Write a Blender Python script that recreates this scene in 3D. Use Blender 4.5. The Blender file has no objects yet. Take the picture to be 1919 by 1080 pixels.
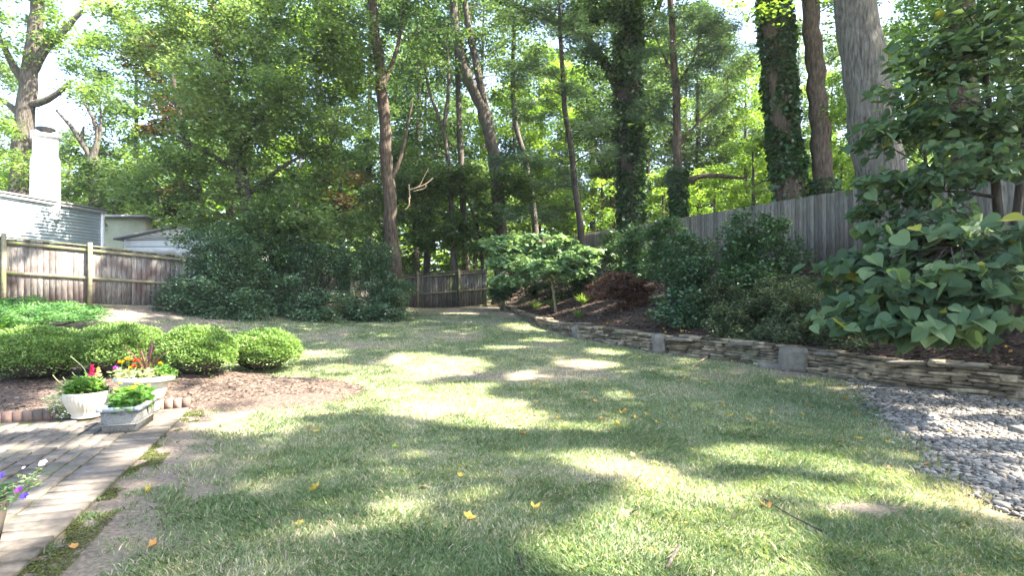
import bpy, math, random
import numpy as np
from mathutils import Vector, Matrix
# ---------------------------------------------------------------- camera / light
S = bpy.context.scene
COL = S.collection
F = 1050.0; EYE = 1.6; HZ = 550.0; CX = 959.5
cam = bpy.data.objects.new('camera', bpy.data.cameras.new('camera')); COL.objects.link(cam)
cam.location = (0, 0, EYE); cam.rotation_euler = (math.radians(90) + math.atan(10 / F), 0, 0)
cam.data.lens = 36 * F / 1919; cam.data.sensor_width = 36; cam.data.clip_end = 2000; cam.data.clip_start = .05
S.camera = cam
SUN_EL, SUN_AZ = math.radians(50), math.radians(-9)      # azimuth measured from +X
SUN = np.array([math.cos(SUN_EL) * math.cos(SUN_AZ), math.cos(SUN_EL) * math.sin(SUN_AZ), math.sin(SUN_EL)])
W = bpy.data.worlds.new('World'); S.world = W; W.use_nodes = True
nt = W.node_tree; sky = nt.nodes.new('ShaderNodeTexSky'); sky.sky_type = 'NISHITA'; sky.sun_disc = False
sky.sun_elevation = SUN_EL; sky.sun_rotation = math.radians(90) - SUN_AZ; sky.dust_density = 2.5; sky.air_density = 1.0
bg = nt.nodes['Background']; bg.inputs[1].default_value = .12; nt.links.new(sky.outputs[0], bg.inputs[0])
sl = bpy.data.lights.new('sun', 'SUN'); sl.energy = 5.0; sl.angle = math.radians(.53); sl.color = (1, .92, .79)
so = bpy.data.objects.new('sun', sl); COL.objects.link(so)
so.rotation_euler = Vector(SUN).to_track_quat('Z', 'Y').to_euler()
S.view_settings.view_transform = 'Standard'; S.view_settings.look = 'None'
S.view_settings.exposure = 3.1; S.view_settings.gamma = 1
S.cycles.max_bounces = 7; S.cycles.diffuse_bounces = 4; S.cycles.transmission_bounces = 6

rng = np.random.default_rng(7); random.seed(7)
U = lambda a, b, n=None: rng.uniform(a, b, n)

# ---------------------------------------------------------------- terrain
def vnoise(x, y, seed=0):
    x = np.asarray(x, float); y = np.asarray(y, float)
    xi = np.floor(x).astype(np.int64); yi = np.floor(y).astype(np.int64); fx = x - xi; fy = y - yi
    fx = fx * fx * (3 - 2 * fx); fy = fy * fy * (3 - 2 * fy)
    def hsh(a, b):
        h = (a * 374761393 + b * 668265263 + seed * 974634777) & 0xffffffff
        h = ((h ^ (h >> 13)) * 1274126177) & 0xffffffff
        return ((h ^ (h >> 16)) & 0xffff) / 65535.0
    return (hsh(xi, yi) * (1 - fx) + hsh(xi + 1, yi) * fx) * (1 - fy) + (hsh(xi, yi + 1) * (1 - fx) + hsh(xi + 1, yi + 1) * fx) * fy
def fbm(x, y, seed=0, o=3):
    r = 0; a = .5; t = 0
    for i in range(o):
        r = r + a * vnoise(x * 2 ** i, y * 2 ** i, seed + i); t += a; a *= .5
    return r / t
def g(x, y):
    x = np.asarray(x, float); y = np.asarray(y, float)
    b = .048 * np.clip(y - 7, 0, 20) + .015 * np.clip(y - 27, 0, 100)
    a = np.clip(.11 * (-x - 8) + .03 * (y - 9), 0, 1.1) * np.clip((-x - 3.5) / 3, 0, 1)
    return b + a + .03 * (fbm(x * .5, y * .5, 3, 2) - .5) * np.clip(y / 6, .3, 1)
WY = np.array([-8, 4, 6.3, 7.9, 9.06, 10.5, 11.8, 12.6, 15.2, 18, 20.7, 23.8, 27, 200])
WX = np.array([13, 10.0, 8.9, 7.27, 6.04, 5.3, 4.2, 3.3, 1.74, .9, .5, .1, -.4, -30])
WHY = np.array([0, 8, 9, 10.5, 12, 15.2, 20.7, 24, 27]); WH = np.array([.5, .49, .42, .4, .39, .3, .15, .1, .02])
_yy = np.linspace(-8, 200, 2081); _k = np.hanning(13); _k /= _k.sum()
_xx = np.convolve(np.pad(np.interp(_yy, WY, WX), 6, 'edge'), _k, 'valid')
xw = lambda y: np.interp(y, _yy, _xx)
xf = lambda y: 9.4 - .2367 * (y - 10.3)
fb = lambda y: 2.1 + .045 * (np.clip(y, -10, 60) - 10.3)
def bank(x, y):
    a = xw(y); u = (x - a) / np.maximum(xf(y) - a, .3); uc = np.clip(u, 0, 1)
    wt = g(a, y) + np.interp(y, WHY, WH) - .03
    p = .35 * uc + .65 * uc * uc * (3 - 2 * uc)
    return wt + (fb(y) - wt) * p + np.clip(u - 1, 0, 99) * .02 + .05 * (fbm(x * 1.3, y * 1.3, 9) - .5) * np.clip(u * 4, 0, 1)
def H(x, y):
    return np.where(np.asarray(x) > xw(y), bank(x, y), g(x, y))
def P(px, py, d): return np.array([(px - CX) / F * d, d, EYE + (HZ - py) / F * d])
def G(px, py, f=None, d0=2.0):
    f = f or H; ds = np.arange(d0, 60, .02); X = (px - CX) / F * ds; Z = EYE + (HZ - py) / F * ds
    k = np.argmax(Z < f(X, ds)); d = ds[k]; return np.array([X[k], d, float(f(X[k], d))])
def Z(x, y): return float(H(x, y))

# ---------------------------------------------------------------- helpers
def link(o, parent=None):
    COL.objects.link(o)
    if parent is not None: o.parent = parent
    return o
def tag(o, label=None, cat=None, group=None, kind=None):
    if label: o['label'] = label
    if cat: o['category'] = cat
    if group: o['group'] = group
    if kind: o['kind'] = kind
    return o
def thing(name, label, cat, loc=(0, 0, 0), group=None, rz=0):
    o = bpy.data.objects.new(name, None); o.location = loc; o.rotation_euler.z = rz; link(o)
    o.empty_display_size = .2
    return tag(o, label, cat, group)
def mesh(name, V, Fs, mat, tint=None, smooth=False):
    """V nx3, Fs list of int arrays (each m x k)"""
    me = bpy.data.meshes.new(name); V = np.asarray(V, np.float32)
    if not isinstance(Fs, list) or not isinstance(Fs[0], np.ndarray): Fs = [Fs]
    Fs = [np.asarray(f, np.int32) for f in Fs if len(f)]
    me.vertices.add(len(V)); me.vertices.foreach_set('co', V.ravel())
    nl = sum(f.size for f in Fs); npoly = sum(len(f) for f in Fs)
    me.loops.add(nl); me.loops.foreach_set('vertex_index', np.concatenate([f.ravel() for f in Fs]))
    st = []; c = 0
    for f in Fs:
        st.append(c + np.arange(len(f)) * f.shape[1]); c += f.size
    me.polygons.add(npoly); me.polygons.foreach_set('loop_start', np.concatenate(st).astype(np.int32))
    if smooth: me.polygons.foreach_set('use_smooth', np.ones(npoly, bool))
    me.update(calc_edges=True)
    if tint is not None:
        a = me.attributes.new('tint', 'FLOAT', 'FACE'); a.data.foreach_set('value', np.asarray(tint, np.float32))
    if mat: me.materials.append(mat)
    return me
def obj(name, me, parent=None, kind=None):
    o = bpy.data.objects.new(name, me); link(o, parent)
    if kind: o['kind'] = kind
    if parent is not None and tuple(parent.location) != (0, 0, 0):
        pass
    return o
def wpart(name, me, parent):            # part whose mesh is in world coordinates
    me.transform(Matrix.Translation(-Vector(parent.location)))
    return obj(name, me, parent)
class MB:
    def __init__(s): s.V = []; s.Q = []; s.T = []; s.n = 0; s.tq = []; s.tt = []
    def add(s, V, Q=None, T=None, tint=.5):
        V = np.asarray(V, float); s.V.append(V)
        if Q is not None and len(Q): Q = np.asarray(Q, int); s.Q.append(Q + s.n); s.tq.append(np.broadcast_to(tint, (len(Q),)))
        if T is not None and len(T): T = np.asarray(T, int); s.T.append(T + s.n); s.tt.append(np.broadcast_to(tint, (len(T),)))
        s.n += len(V); return s
    def box(s, c, sx, sy, sz, rz=0, tint=.5, taper=1.0, ax=None):
        v = np.array([[-1, -1, -1], [1, -1, -1], [1, 1, -1], [-1, 1, -1], [-1, -1, 1], [1, -1, 1], [1, 1, 1], [-1, 1, 1]], float) * .5
        v[:4, :2] *= taper; v = v * [sx, sy, sz]
        ca, sa = math.cos(rz), math.sin(rz)
        v = v @ np.array([[ca, sa, 0], [-sa, ca, 0], [0, 0, 1]])
        return s.add(v + np.asarray(c, float), [[0, 3, 2, 1], [4, 5, 6, 7], [0, 1, 5, 4], [1, 2, 6, 5], [2, 3, 7, 6], [3, 0, 4, 7]], tint=tint)
    def hexa(s, v, tint=.5):
        return s.add(v, [[0, 3, 2, 1], [4, 5, 6, 7], [0, 1, 5, 4], [1, 2, 6, 5], [2, 3, 7, 6], [3, 0, 4, 7]], tint=tint)
    def tube(s, pts, rad, k=6, tint=.5, rough=0):
        pts = np.asarray(pts, float); n = len(pts); rad = np.broadcast_to(rad, (n,))
        t = np.gradient(pts, axis=0); t /= np.linalg.norm(t, axis=1)[:, None] + 1e-9
        a = np.cross(t, [0.13, .97, .21] if abs(t[0][2]) > .6 else [0, 0, 1.]); a /= np.linalg.norm(a, axis=1)[:, None] + 1e-9
        b = np.cross(t, a); th = np.arange(k) / k * 2 * math.pi
        rr = rad[:, None] * np.ones((1, k))
        if rough: rr = rr * (1 + rough * rng.normal(size=(n, k)))
        ring = pts[:, None, :] + rr[..., None] * (a[:, None, :] * np.cos(th)[None, :, None] + b[:, None, :] * np.sin(th)[None, :, None])
        V = ring.reshape(-1, 3); i = np.arange(n - 1)[:, None] * k + np.arange(k)[None, :]; j = np.arange(n - 1)[:, None] * k + (np.arange(k)[None, :] + 1) % k
        Q = np.stack([i, j, j + k, i + k], -1).reshape(-1, 4)
        return s.add(V, Q, tint=tint)
    def lathe(s, c, prof, k=40, ribs=0, amp=0, tint=.5, cap=True, sx=1, sy=1, rz=0):
        th = np.arange(k) / k * 2 * math.pi; V = []
        for r, z, a in [(p + (1,))[:3] for p in prof]:
            rr = r * (1 + a * amp * np.cos(th * ribs)) if ribs else r * np.ones(k)
            x = rr * np.cos(th) * sx; y = rr * np.sin(th) * sy
            V.append(np.stack([x * math.cos(rz) - y * math.sin(rz), x * math.sin(rz) + y * math.cos(rz), np.full(k, z)], -1))
        V = np.concatenate(V) + np.asarray(c, float); n = len(prof)
        i = np.arange(n - 1)[:, None] * k + np.arange(k)[None, :]; j = np.arange(n - 1)[:, None] * k + (np.arange(k)[None, :] + 1) % k
        return s.add(V, np.stack([i, j, j + k, i + k], -1).reshape(-1, 4), tint=tint)
    def merge(s, me_arr, pos, scale=1, R=None): pass
    def build(s, name, mat, parent=None, smooth=False, world=True):
        V = np.concatenate(s.V); Fs = []; tn = []
        if s.Q: Fs.append(np.concatenate(s.Q)); tn.append(np.concatenate(s.tq))
        if s.T: Fs.append(np.concatenate(s.T)); tn.append(np.concatenate(s.tt))
        if parent is not None and world: V = V - np.array(parent.location)
        return obj(name, mesh(name, V, Fs, mat, np.concatenate(tn), smooth), parent)

# ---------------------------------------------------------------- materials
def mat_base(name):
    m = bpy.data.materials.new(name); m.use_nodes = True; n = m.node_tree
    return m, n, n.nodes['Principled BSDF'], n.nodes.new, n.links.new
def ramp(n, cols, pos=None):
    r = n.nodes.new('ShaderNodeValToRGB'); e = r.color_ramp.elements
    pos = pos or [i / (len(cols) - 1) for i in range(len(cols))]
    while len(e) < len(cols): e.new(.5)
    for i, c in enumerate(cols): e[i].position = pos[i]; e[i].color = (*c, 1)
    return r
def leaf_mat(name, cols, trans=.35, rough=.5, spec=.35, pos=None):
    m, n, p, N, L = mat_base(name)
    a = N('ShaderNodeAttribute'); a.attribute_name = 'tint'; r = ramp(n, cols, pos); L(a.outputs['Fac'], r.inputs[0])
    L(r.outputs[0], p.inputs['Base Color']); p.inputs['Roughness'].default_value = rough; p.inputs['Specular IOR Level'].default_value = spec
    t = N('ShaderNodeBsdfTranslucent'); mx = N('ShaderNodeMixRGB'); mx.blend_type = 'MULTIPLY'; mx.inputs[0].default_value = 1
    L(r.outputs[0], mx.inputs[1]); mx.inputs[2].default_value = (1.4, 1.35, .62, 1); L(mx.outputs[0], t.inputs[0])
    ms = N('ShaderNodeMixShader'); ms.inputs[0].default_value = trans
    L(p.outputs[0], ms.inputs[1]); L(t.outputs[0], ms.inputs[2]); L(ms.outputs[0], n.nodes['Material Output'].inputs[0])
    return m
def surf_mat(name, cols, scale=5, stretch=(1, 1, 1), bump=.3, bdist=.02, rough=.9, detail=6, pos=None, tint=0, second=None, vor=False, spec=.3):
    m, n, p, N, L = mat_base(name)
    tc = N('ShaderNodeTexCoord'); mp = N('ShaderNodeMapping'); mp.inputs['Scale'].default_value = stretch; L(tc.outputs['Object'], mp.inputs[0])
    ns = N('ShaderNodeTexNoise'); ns.inputs['Scale'].default_value = scale; ns.inputs['Detail'].default_value = detail; ns.inputs['Roughness'].default_value = .65
    L(mp.outputs[0], ns.inputs[0]); r = ramp(n, cols, pos or [.3 + .4 * i / (len(cols) - 1) for i in range(len(cols))])
    L(ns.outputs[0], r.inputs[0]); out = r.outputs[0]
    if second:   # (colour, scale, lo, hi)
        n2 = N('ShaderNodeTexNoise'); n2.inputs['Scale'].default_value = second[1]; n2.inputs['Detail'].default_value = 4; L(tc.outputs['Object'], n2.inputs[0])
        mr = N('ShaderNodeMapRange'); mr.inputs[1].default_value = second[2]; mr.inputs[2].default_value = second[3]; L(n2.outputs[0], mr.inputs[0])
        mx = N('ShaderNodeMixRGB'); L(mr.outputs[0], mx.inputs[0]); L(out, mx.inputs[1]); mx.inputs[2].default_value = (*second[0], 1); out = mx.outputs[0]
    if tint:
        a = N('ShaderNodeAttribute'); a.attribute_name = 'tint'
        mr = N('ShaderNodeMapRange'); mr.inputs[3].default_value = 1 - tint; mr.inputs[4].default_value = 1 + tint; L(a.outputs['Fac'], mr.inputs[0])
        hs = N('ShaderNodeHueSaturation'); L(mr.outputs[0], hs.inputs['Value']); L(out, hs.inputs['Color']); out = hs.outputs[0]
    L(out, p.inputs['Base Color']); p.inputs['Roughness'].default_value = rough; p.inputs['Specular IOR Level'].default_value = spec
    b = N('ShaderNodeBump'); b.inputs['Strength'].default_value = bump; b.inputs['Distance'].default_value = bdist
    hsrc = ns.outputs[0]
    if vor:
        v = N('ShaderNodeTexVoronoi'); v.inputs['Scale'].default_value = vor; L(mp.outputs[0], v.inputs[0]); hsrc = v.outputs[0]
    L(hsrc, b.inputs['Height']); L(b.outputs[0], p.inputs['Normal'])
    return m
def flat_mat(name, col, rough=.6, spec=.4, trans=0):
    return leaf_mat(name, [col, tuple(min(1, c * 1.25) for c in col)], trans, rough, spec)

M = {}
M['bark'] = surf_mat('grey bark', [(.02, .017, .014), (.075, .064, .052), (.15, .133, .112)], 16, (1, 1, .18), 1, .06, second=((.09, .11, .06), 1.2, .55, .75))
M['bark_big'] = surf_mat('furrowed bark', [(.03, .026, .022), (.13, .118, .1), (.25, .23, .2)], 22, (1, 1, .13), 1, .12, second=((.16, .15, .12), .8, .5, .7))
M['bark_dark'] = surf_mat('dark bark', [(.012, .01, .008), (.04, .033, .026), (.085, .07, .056)], 9, (1, 1, .22), 1, .05)
M['bark_warm'] = surf_mat('brown bark', [(.02, .015, .011), (.075, .056, .042), (.16, .12, .09)], 16, (1, 1, .2), 1, .05)
M['stem'] = surf_mat('thin stem', [(.1, .08, .05), (.25, .2, .13)], 20, bump=.3)
M['deadwood'] = surf_mat('bleached dead wood', [(.3, .2, .12), (.55, .42, .28)], 20, bump=.3)
M['leaf_maple'] = leaf_mat('mid green leaves', [(.045, .085, .035), (.09, .155, .06), (.15, .225, .085)], .45)
M['leaf_big'] = leaf_mat('light maple leaves', [(.06, .105, .045), (.13, .2, .08), (.21, .3, .115)], .5)
M['leaf_lime'] = leaf_mat('sunlit yellow green leaves', [(.08, .16, .035), (.15, .26, .05), (.26, .38, .08)], .55)  # glow of sun through foliage is put into this brighter yellow green
M['leaf_oak'] = leaf_mat('light green leaves', [(.06, .12, .035), (.12, .21, .055), (.2, .3, .09)], .5)
M['leaf_deep'] = leaf_mat('deep green leaves', [(.03, .06, .028), (.06, .115, .048), (.1, .165, .07)], .42)
M['leaf_brown'] = leaf_mat('bronze leaves', [(.025, .02, .012), (.055, .045, .022), (.15, .07, .025)], .35)
M['leaf_pine'] = leaf_mat('blue green needles', [(.03, .062, .042), (.06, .115, .072), (.1, .16, .09)], .3)
M['leaf_holly'] = leaf_mat('glossy holly leaves', [(.028, .062, .03), (.055, .112, .05), (.12, .19, .095)], .15, .3, .6)
M['leaf_laurel'] = leaf_mat('glossy laurel leaves', [(.035, .075, .03), (.065, .13, .05), (.12, .2, .085)], .22, .35, .55)
M['leaf_azalea'] = leaf_mat('small azalea leaves', [(.045, .062, .03), (.085, .118, .055), (.15, .185, .095)], .25)
M['leaf_redbud'] = leaf_mat('broad heart leaves', [(.045, .085, .045), (.07, .125, .065), (.15, .22, .1), (.3, .3, .06)], .42, .6, .25, [0, .5, .93, 1])
M['leaf_dogwood'] = leaf_mat('pale green leaves', [(.1, .19, .09), (.17, .28, .14), (.28, .4, .22)], .4)
M['leaf_red'] = leaf_mat('dark red lace leaves', [(.06, .032, .026), (.12, .062, .046), (.23, .12, .075)], .35)
M['leaf_box'] = leaf_mat('box leaves', [(.07, .14, .035), (.14, .24, .06), (.24, .36, .1)], .35)
M['leaf_yew'] = leaf_mat('yew leaves', [(.03, .09, .03), (.06, .16, .045), (.12, .24, .07)], .3)
M['leaf_ivy'] = leaf_mat('ivy leaves', [(.015, .04, .015), (.035, .085, .028), (.08, .155, .045)], .25, .35, .5)
M['leaf_lily'] = leaf_mat('strap leaves', [(.06, .12, .03), (.11, .19, .05), (.2, .27, .09)], .45)
M['leaf_lantana'] = leaf_mat('potted plant leaves', [(.05, .14, .025), (.1, .23, .04), (.2, .34, .07)], .4)
M['leaf_silver'] = leaf_mat('silvery leaves', [(.2, .26, .12), (.32, .4, .2), (.55, .58, .42)], .4)
M['leaf_purple'] = leaf_mat('purple strap leaves', [(.06, .02, .03), (.12, .05, .06), (.25, .14, .13)], .3, .4)
M['grass'] = leaf_mat('lawn blades', [(.09, .145, .07), (.155, .23, .105), (.23, .295, .15), (.42, .38, .28), (.55, .5, .39)], .35, .55, .3, [0, .35, .66, .8, 1])
M['lawn'] = surf_mat('thin turf', [(.2, .18, .12), (.17, .2, .1), (.23, .24, .13)], 1.6, bump=.8, bdist=.03, detail=12, second=((.3, .235, .18), .8, .53, .7))
m_, n_, p_, N_, L_ = mat_base('lawn soil and thatch')
tc_ = N_('ShaderNodeTexCoord'); a_ = N_('ShaderNodeAttribute'); a_.attribute_name = 'tint'
ns_ = N_('ShaderNodeTexNoise'); ns_.inputs['Scale'].default_value = 28; ns_.inputs['Detail'].default_value = 12; ns_.inputs['Roughness'].default_value = .75; L_(tc_.outputs['Object'], ns_.inputs[0])
r1_ = ramp(n_, [(.12, .13, .07), (.2, .21, .12), (.3, .28, .18)], [.35, .5, .65]); r2_ = ramp(n_, [(.09, .068, .05), (.2, .155, .12), (.32, .26, .205)], [.35, .5, .65]); L_(ns_.outputs[0], r1_.inputs[0]); L_(ns_.outputs[0], r2_.inputs[0])
mx_ = N_('ShaderNodeMixRGB'); L_(a_.outputs['Fac'], mx_.inputs[0]); L_(r1_.outputs[0], mx_.inputs[1]); L_(r2_.outputs[0], mx_.inputs[2]); L_(mx_.outputs[0], p_.inputs['Base Color']); p_.inputs['Roughness'].default_value = 1
b_ = N_('ShaderNodeBump'); b_.inputs['Strength'].default_value = 1; b_.inputs['Distance'].default_value = .04; L_(ns_.outputs[0], b_.inputs['Height']); L_(b_.outputs[0], p_.inputs['Normal']); M['lawn'] = m_
M['forest'] = surf_mat('leaf litter', [(.05, .035, .022), (.12, .085, .05), (.2, .14, .08)], 6, bump=.8, bdist=.05, detail=10, second=((.04, .08, .02), .3, .45, .6))
M['mulch'] = surf_mat('shredded bark mulch', [(.025, .016, .012), (.06, .038, .028), (.13, .085, .065)], 22, bump=1, bdist=.04, detail=10)
M['mulch_dry'] = surf_mat('dry brown mulch', [(.045, .032, .024), (.098, .07, .055), (.175, .13, .105)], 22, bump=1, bdist=.04, detail=10)
M['chip'] = leaf_mat('mulch chips', [(.02, .013, .01), (.07, .045, .033), (.2, .14, .11)], 0, .9)
M['chip_dry'] = leaf_mat('dry mulch chips', [(.035, .024, .017), (.12, .085, .064), (.29, .22, .175)], 0, .9)
M['stone'] = surf_mat('wall stone', [(.06, .047, .032), (.16, .128, .088), (.29, .24, .165)], 7, bump=.7, bdist=.03, tint=.55, second=((.12, .13, .085), 1.5, .55, .75))
M['stone_cap'] = surf_mat('grey boulder', [(.09, .082, .07), (.2, .18, .15)], 9, bump=.5, bdist=.02, tint=.15, second=((.13, .15, .09), 3, .6, .75))
M['pebble'] = surf_mat('grey gravel', [(.1, .09, .078), (.23, .21, .185)], 30, bump=.2, tint=.65)
M['gravel_base'] = surf_mat('gravel bed', [(.07, .058, .045), (.2, .17, .14)], 40, bump=1, bdist=.03)
M['paver'] = surf_mat('weathered pavers', [(.06, .052, .044), (.108, .094, .08), (.16, .14, .122)], 14, bump=.35, bdist=.01, tint=.22, second=((.13, .14, .09), 1.3, .6, .75))
M['joint'] = surf_mat('mossy joint sand', [(.06, .055, .04), (.07, .09, .03)], 5, bump=.6)
M['brick'] = surf_mat('red edging bricks', [(.12, .075, .06), (.22, .145, .115)], 20, bump=.35, bdist=.01, tint=.3, second=((.1, .09, .08), 5, .6, .7))
M['moss'] = surf_mat('moss', [(.06, .08, .015), (.13, .15, .03)], 30, bump=1, bdist=.02)
def fence_mat(name, a, b, c, stain, lo, hi):
    m = surf_mat(name, [a, b, c], 6, (7, 7, .8), .5, .01, tint=.35, second=(stain, 1.6, lo, hi)); return m
M['board'] = fence_mat('weathered fence boards', (.05, .046, .043), (.135, .125, .115), (.26, .24, .22), (.085, .062, .058), .47, .68)
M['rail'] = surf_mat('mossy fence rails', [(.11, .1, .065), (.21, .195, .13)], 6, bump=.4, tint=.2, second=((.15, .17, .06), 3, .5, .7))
M['rail_shaded'] = surf_mat('shaded mossy rails', [(.06, .055, .035), (.12, .11, .07)], 6, bump=.4, tint=.2)  # darker copy of the mossy rails, shade put into the colour
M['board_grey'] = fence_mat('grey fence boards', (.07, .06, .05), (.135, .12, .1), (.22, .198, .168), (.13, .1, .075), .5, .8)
M['board_shaded'] = fence_mat('shaded fence boards', (.03, .027, .024), (.085, .075, .066), (.16, .145, .125), (.05, .06, .025), .45, .7)  # shade on the far fence is put into this low base colour
M['siding'] = surf_mat('pale blue siding', [(.46, .55, .6), (.55, .63, .67)], 3, bump=.05, rough=.6)
M['white'] = surf_mat('white paint', [(.7, .71, .72), (.8, .8, .8)], 6, bump=.15, rough=.6, second=((.6, .59, .55), 2, .6, .8))
M['cream'] = surf_mat('cream wall', [(.33, .32, .2), (.42, .41, .28)], 2, bump=.1)
M['roof'] = surf_mat('roof shingles', [(.2, .2, .2), (.3, .3, .3)], 12, bump=.5)
M['metal'] = flat_mat('black metal', (.02, .02, .022), .5)
M['pot_cream'] = surf_mat('cream glazed clay', [(.38, .34, .27), (.5, .46, .375)], 9, bump=.1, rough=.45, second=((.35, .3, .22), 5, .6, .8))
M['pot_white'] = surf_mat('white stone pot', [(.42, .38, .32), (.56, .52, .45)], 9, bump=.2, rough=.7, second=((.4, .34, .28), 4, .55, .8))
M['pot_grey'] = surf_mat('grey cast stone', [(.14, .14, .13), (.27, .27, .255)], 40, bump=.9, bdist=.02, rough=.8)
M['pot_rim'] = surf_mat('smooth grey rim', [(.24, .265, .275), (.33, .36, .37)], 12, bump=.1, rough=.6)
M['pot_dark'] = surf_mat('brown clay', [(.05, .04, .035), (.1, .08, .065)], 9, bump=.2)
M['soil'] = surf_mat('potting soil', [(.02, .014, .01), (.05, .035, .025)], 40, bump=1)
for k, c in dict(orange=(.8, .3, .01), yellow=(.8, .6, .03), red=(.7, .04, .02), violet=(.35, .06, .5), pink=(.75, .05, .22), blue=(.12, .07, .5), lilac=(.75, .65, .85), cream=(.75, .6, .3), white=(.8, .78, .72)).items():
    M['fl_' + k] = flat_mat(k + ' petals', c, .6, .2, .3)
M['fall_yellow'] = flat_mat('yellow fallen leaf', (.5, .35, .07), .6, .3, .3)
M['fall_orange'] = flat_mat('orange fallen leaf', (.42, .22, .07), .6, .3, .3)
M['fall_brown'] = flat_mat('brown fallen leaf', (.28, .15, .07), .7, .3, .2)
M['fall_pale'] = flat_mat('pale curled leaf', (.33, .26, .17), .7, .3, .2)
M['fall_green'] = flat_mat('green fallen leaf', (.25, .4, .03), .6, .3, .3)

# ---------------------------------------------------------------- ground sheets
def grid_mesh(name, X, Y, Zz, mat, smooth=True):
    n, m = X.shape; V = np.stack([X, Y, Zz], -1).reshape(-1, 3)
    i = (np.arange(n - 1)[:, None] * m + np.arange(m - 1)[None, :]).ravel()
    return mesh(name, V, np.stack([i, i + 1, i + m + 1, i + m], -1), mat, smooth=smooth)
ax = np.concatenate([[-140, -100, -70], np.arange(-40, -14, 1.), np.arange(-14, 14, .2), np.arange(14, 40, 1.), [70, 100, 140]])
ay = np.concatenate([[-140, -100, -30], np.arange(-10, 2, 1.), np.arange(2, 28, .2), np.arange(28, 60, 1.), [100, 140]])
X, Y = np.meshgrid(ax, ay)
obj('ground', grid_mesh('ground', X, Y, g(X, Y) - .03, M['forest']), kind='structure')
ys = np.concatenate([np.arange(-8, 2, .5), np.arange(2, 28.2, .1)])
xl = np.interp(ys, [-8, 14, 15, 20, 28], [-20, -14.4, -14, -10.2, -4.5])
u = np.linspace(0, 1, 190); X = xl[:, None] + (xw(ys)[:, None] + .05 - xl[:, None]) * u[None, :]; Y = np.repeat(ys[:, None], len(u), 1)
LAWN_XY = (X, Y)
ys = np.concatenate([np.arange(-8, 3, .5), np.arange(3, 30, .12), np.arange(30, 60, 2), [80, 110]])
u = np.concatenate([np.linspace(0, 1, 70), [1.1, 1.3, 1.7, 2.5, 4, 5.5]])
a = xw(ys)[:, None] + .06; X = a + np.maximum(xf(ys)[:, None] - a, .5) * u[None, :]; Y = np.repeat(ys[:, None], len(u), 1)
obj('mulch_bank', grid_mesh('mulch_bank', X, Y, bank(X, Y), M['mulch']), kind='structure')

def inpoly(x, y, poly):
    poly = np.asarray(poly); r = np.zeros(np.shape(x), bool); j = len(poly) - 1
    for i in range(len(poly)):
        xi, yi = poly[i]; xj, yj = poly[j]
        c = ((yi > y) != (yj > y)) & (x < (xj - xi) * (y - yi) / (yj - yi + 1e-12) + xi); r ^= c; j = i
    return r
# patio frame: origin at its far right corner, e = direction along the edge to the camera, w = to the left
P0 = G(357, 768, g)[:2]; P1 = G(48, 1075, g)[:2]; E = (P1 - P0) / np.linalg.norm(P1 - P0); WV = np.array([E[1], -E[0]])
if WV[0] > 0: WV = -WV
PL = G(2, 797, g)[:2]                                   # far left point of the patio's back edge
BE = (PL - P0) / np.linalg.norm(PL - P0)
gravel_poly = [G(*p, g)[:2] for p in [(1560, 697), (1600, 712), (1640, 758), (1690, 800), (1750, 845), (1810, 905), (1919, 968), (2100, 1060)]] + [(6.5, 2), (11, 2), (xw(4) + .1, 4), (xw(6) + .1, 6), (xw(8) + .1, 8), (xw(9) + .1, 9), (xw(10.2) + .1, 10.2)]
def mound(x, y):
    # raised mulch bed behind the patio, ending in a mound to the right
    c = G(470, 735, g); s = (x - c[0]); t = (y - c[1])
    r = np.sqrt((s / 1.75) ** 2 + ((t + .08 * s) / 1.15) ** 2) + .25 * (fbm(x * 1.2, y * 1.2, 5) - .5)
    a = .16 * (1 - r) * 1.35
    # strip under the hedge
    c2 = G(190, 735, g); s2 = x - c2[0]; t2 = y - c2[1]
    q = np.maximum(np.abs(s2 + 1.2) / 3.2, np.abs(t2 - .25 + .12 * s2) / 1.45) + .12 * (fbm(x, y, 6) - .5)
    b = .5 * (1 - q)
    return g(x, y) + np.clip(np.maximum(a, b), -.1, .16)
def behind_edge(x, y):                                  # >0 behind the patio's back edge
    d = (x - P0[0]) * (-BE[1]) + (y - P0[1]) * BE[0]
    return -d if BE[0] < 0 else d
xs = np.arange(-11, -1.8, .06); ys_ = np.arange(6.2, 11.5, .06); X, Y = np.meshgrid(xs, ys_)
Zm = mound(X, Y); Zm = np.where((behind_edge(X, Y) < 0.02) & (((X - P0[0]) * WV[0] + (Y - P0[1]) * WV[1]) > -.02), g(X, Y) - .1, Zm)
obj('mulch_bed', grid_mesh('mulch_bed', X, Y, Zm + .012, M['mulch_dry']), kind='structure')
def GH(x, y):
    z = H(x, y); m = (x > -11) & (x < -1.8) & (y > 6.2) & (y < 11.5)
    return np.where(m & (behind_edge(x, y) > 0), np.maximum(z, mound(x, y)), z)

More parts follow.
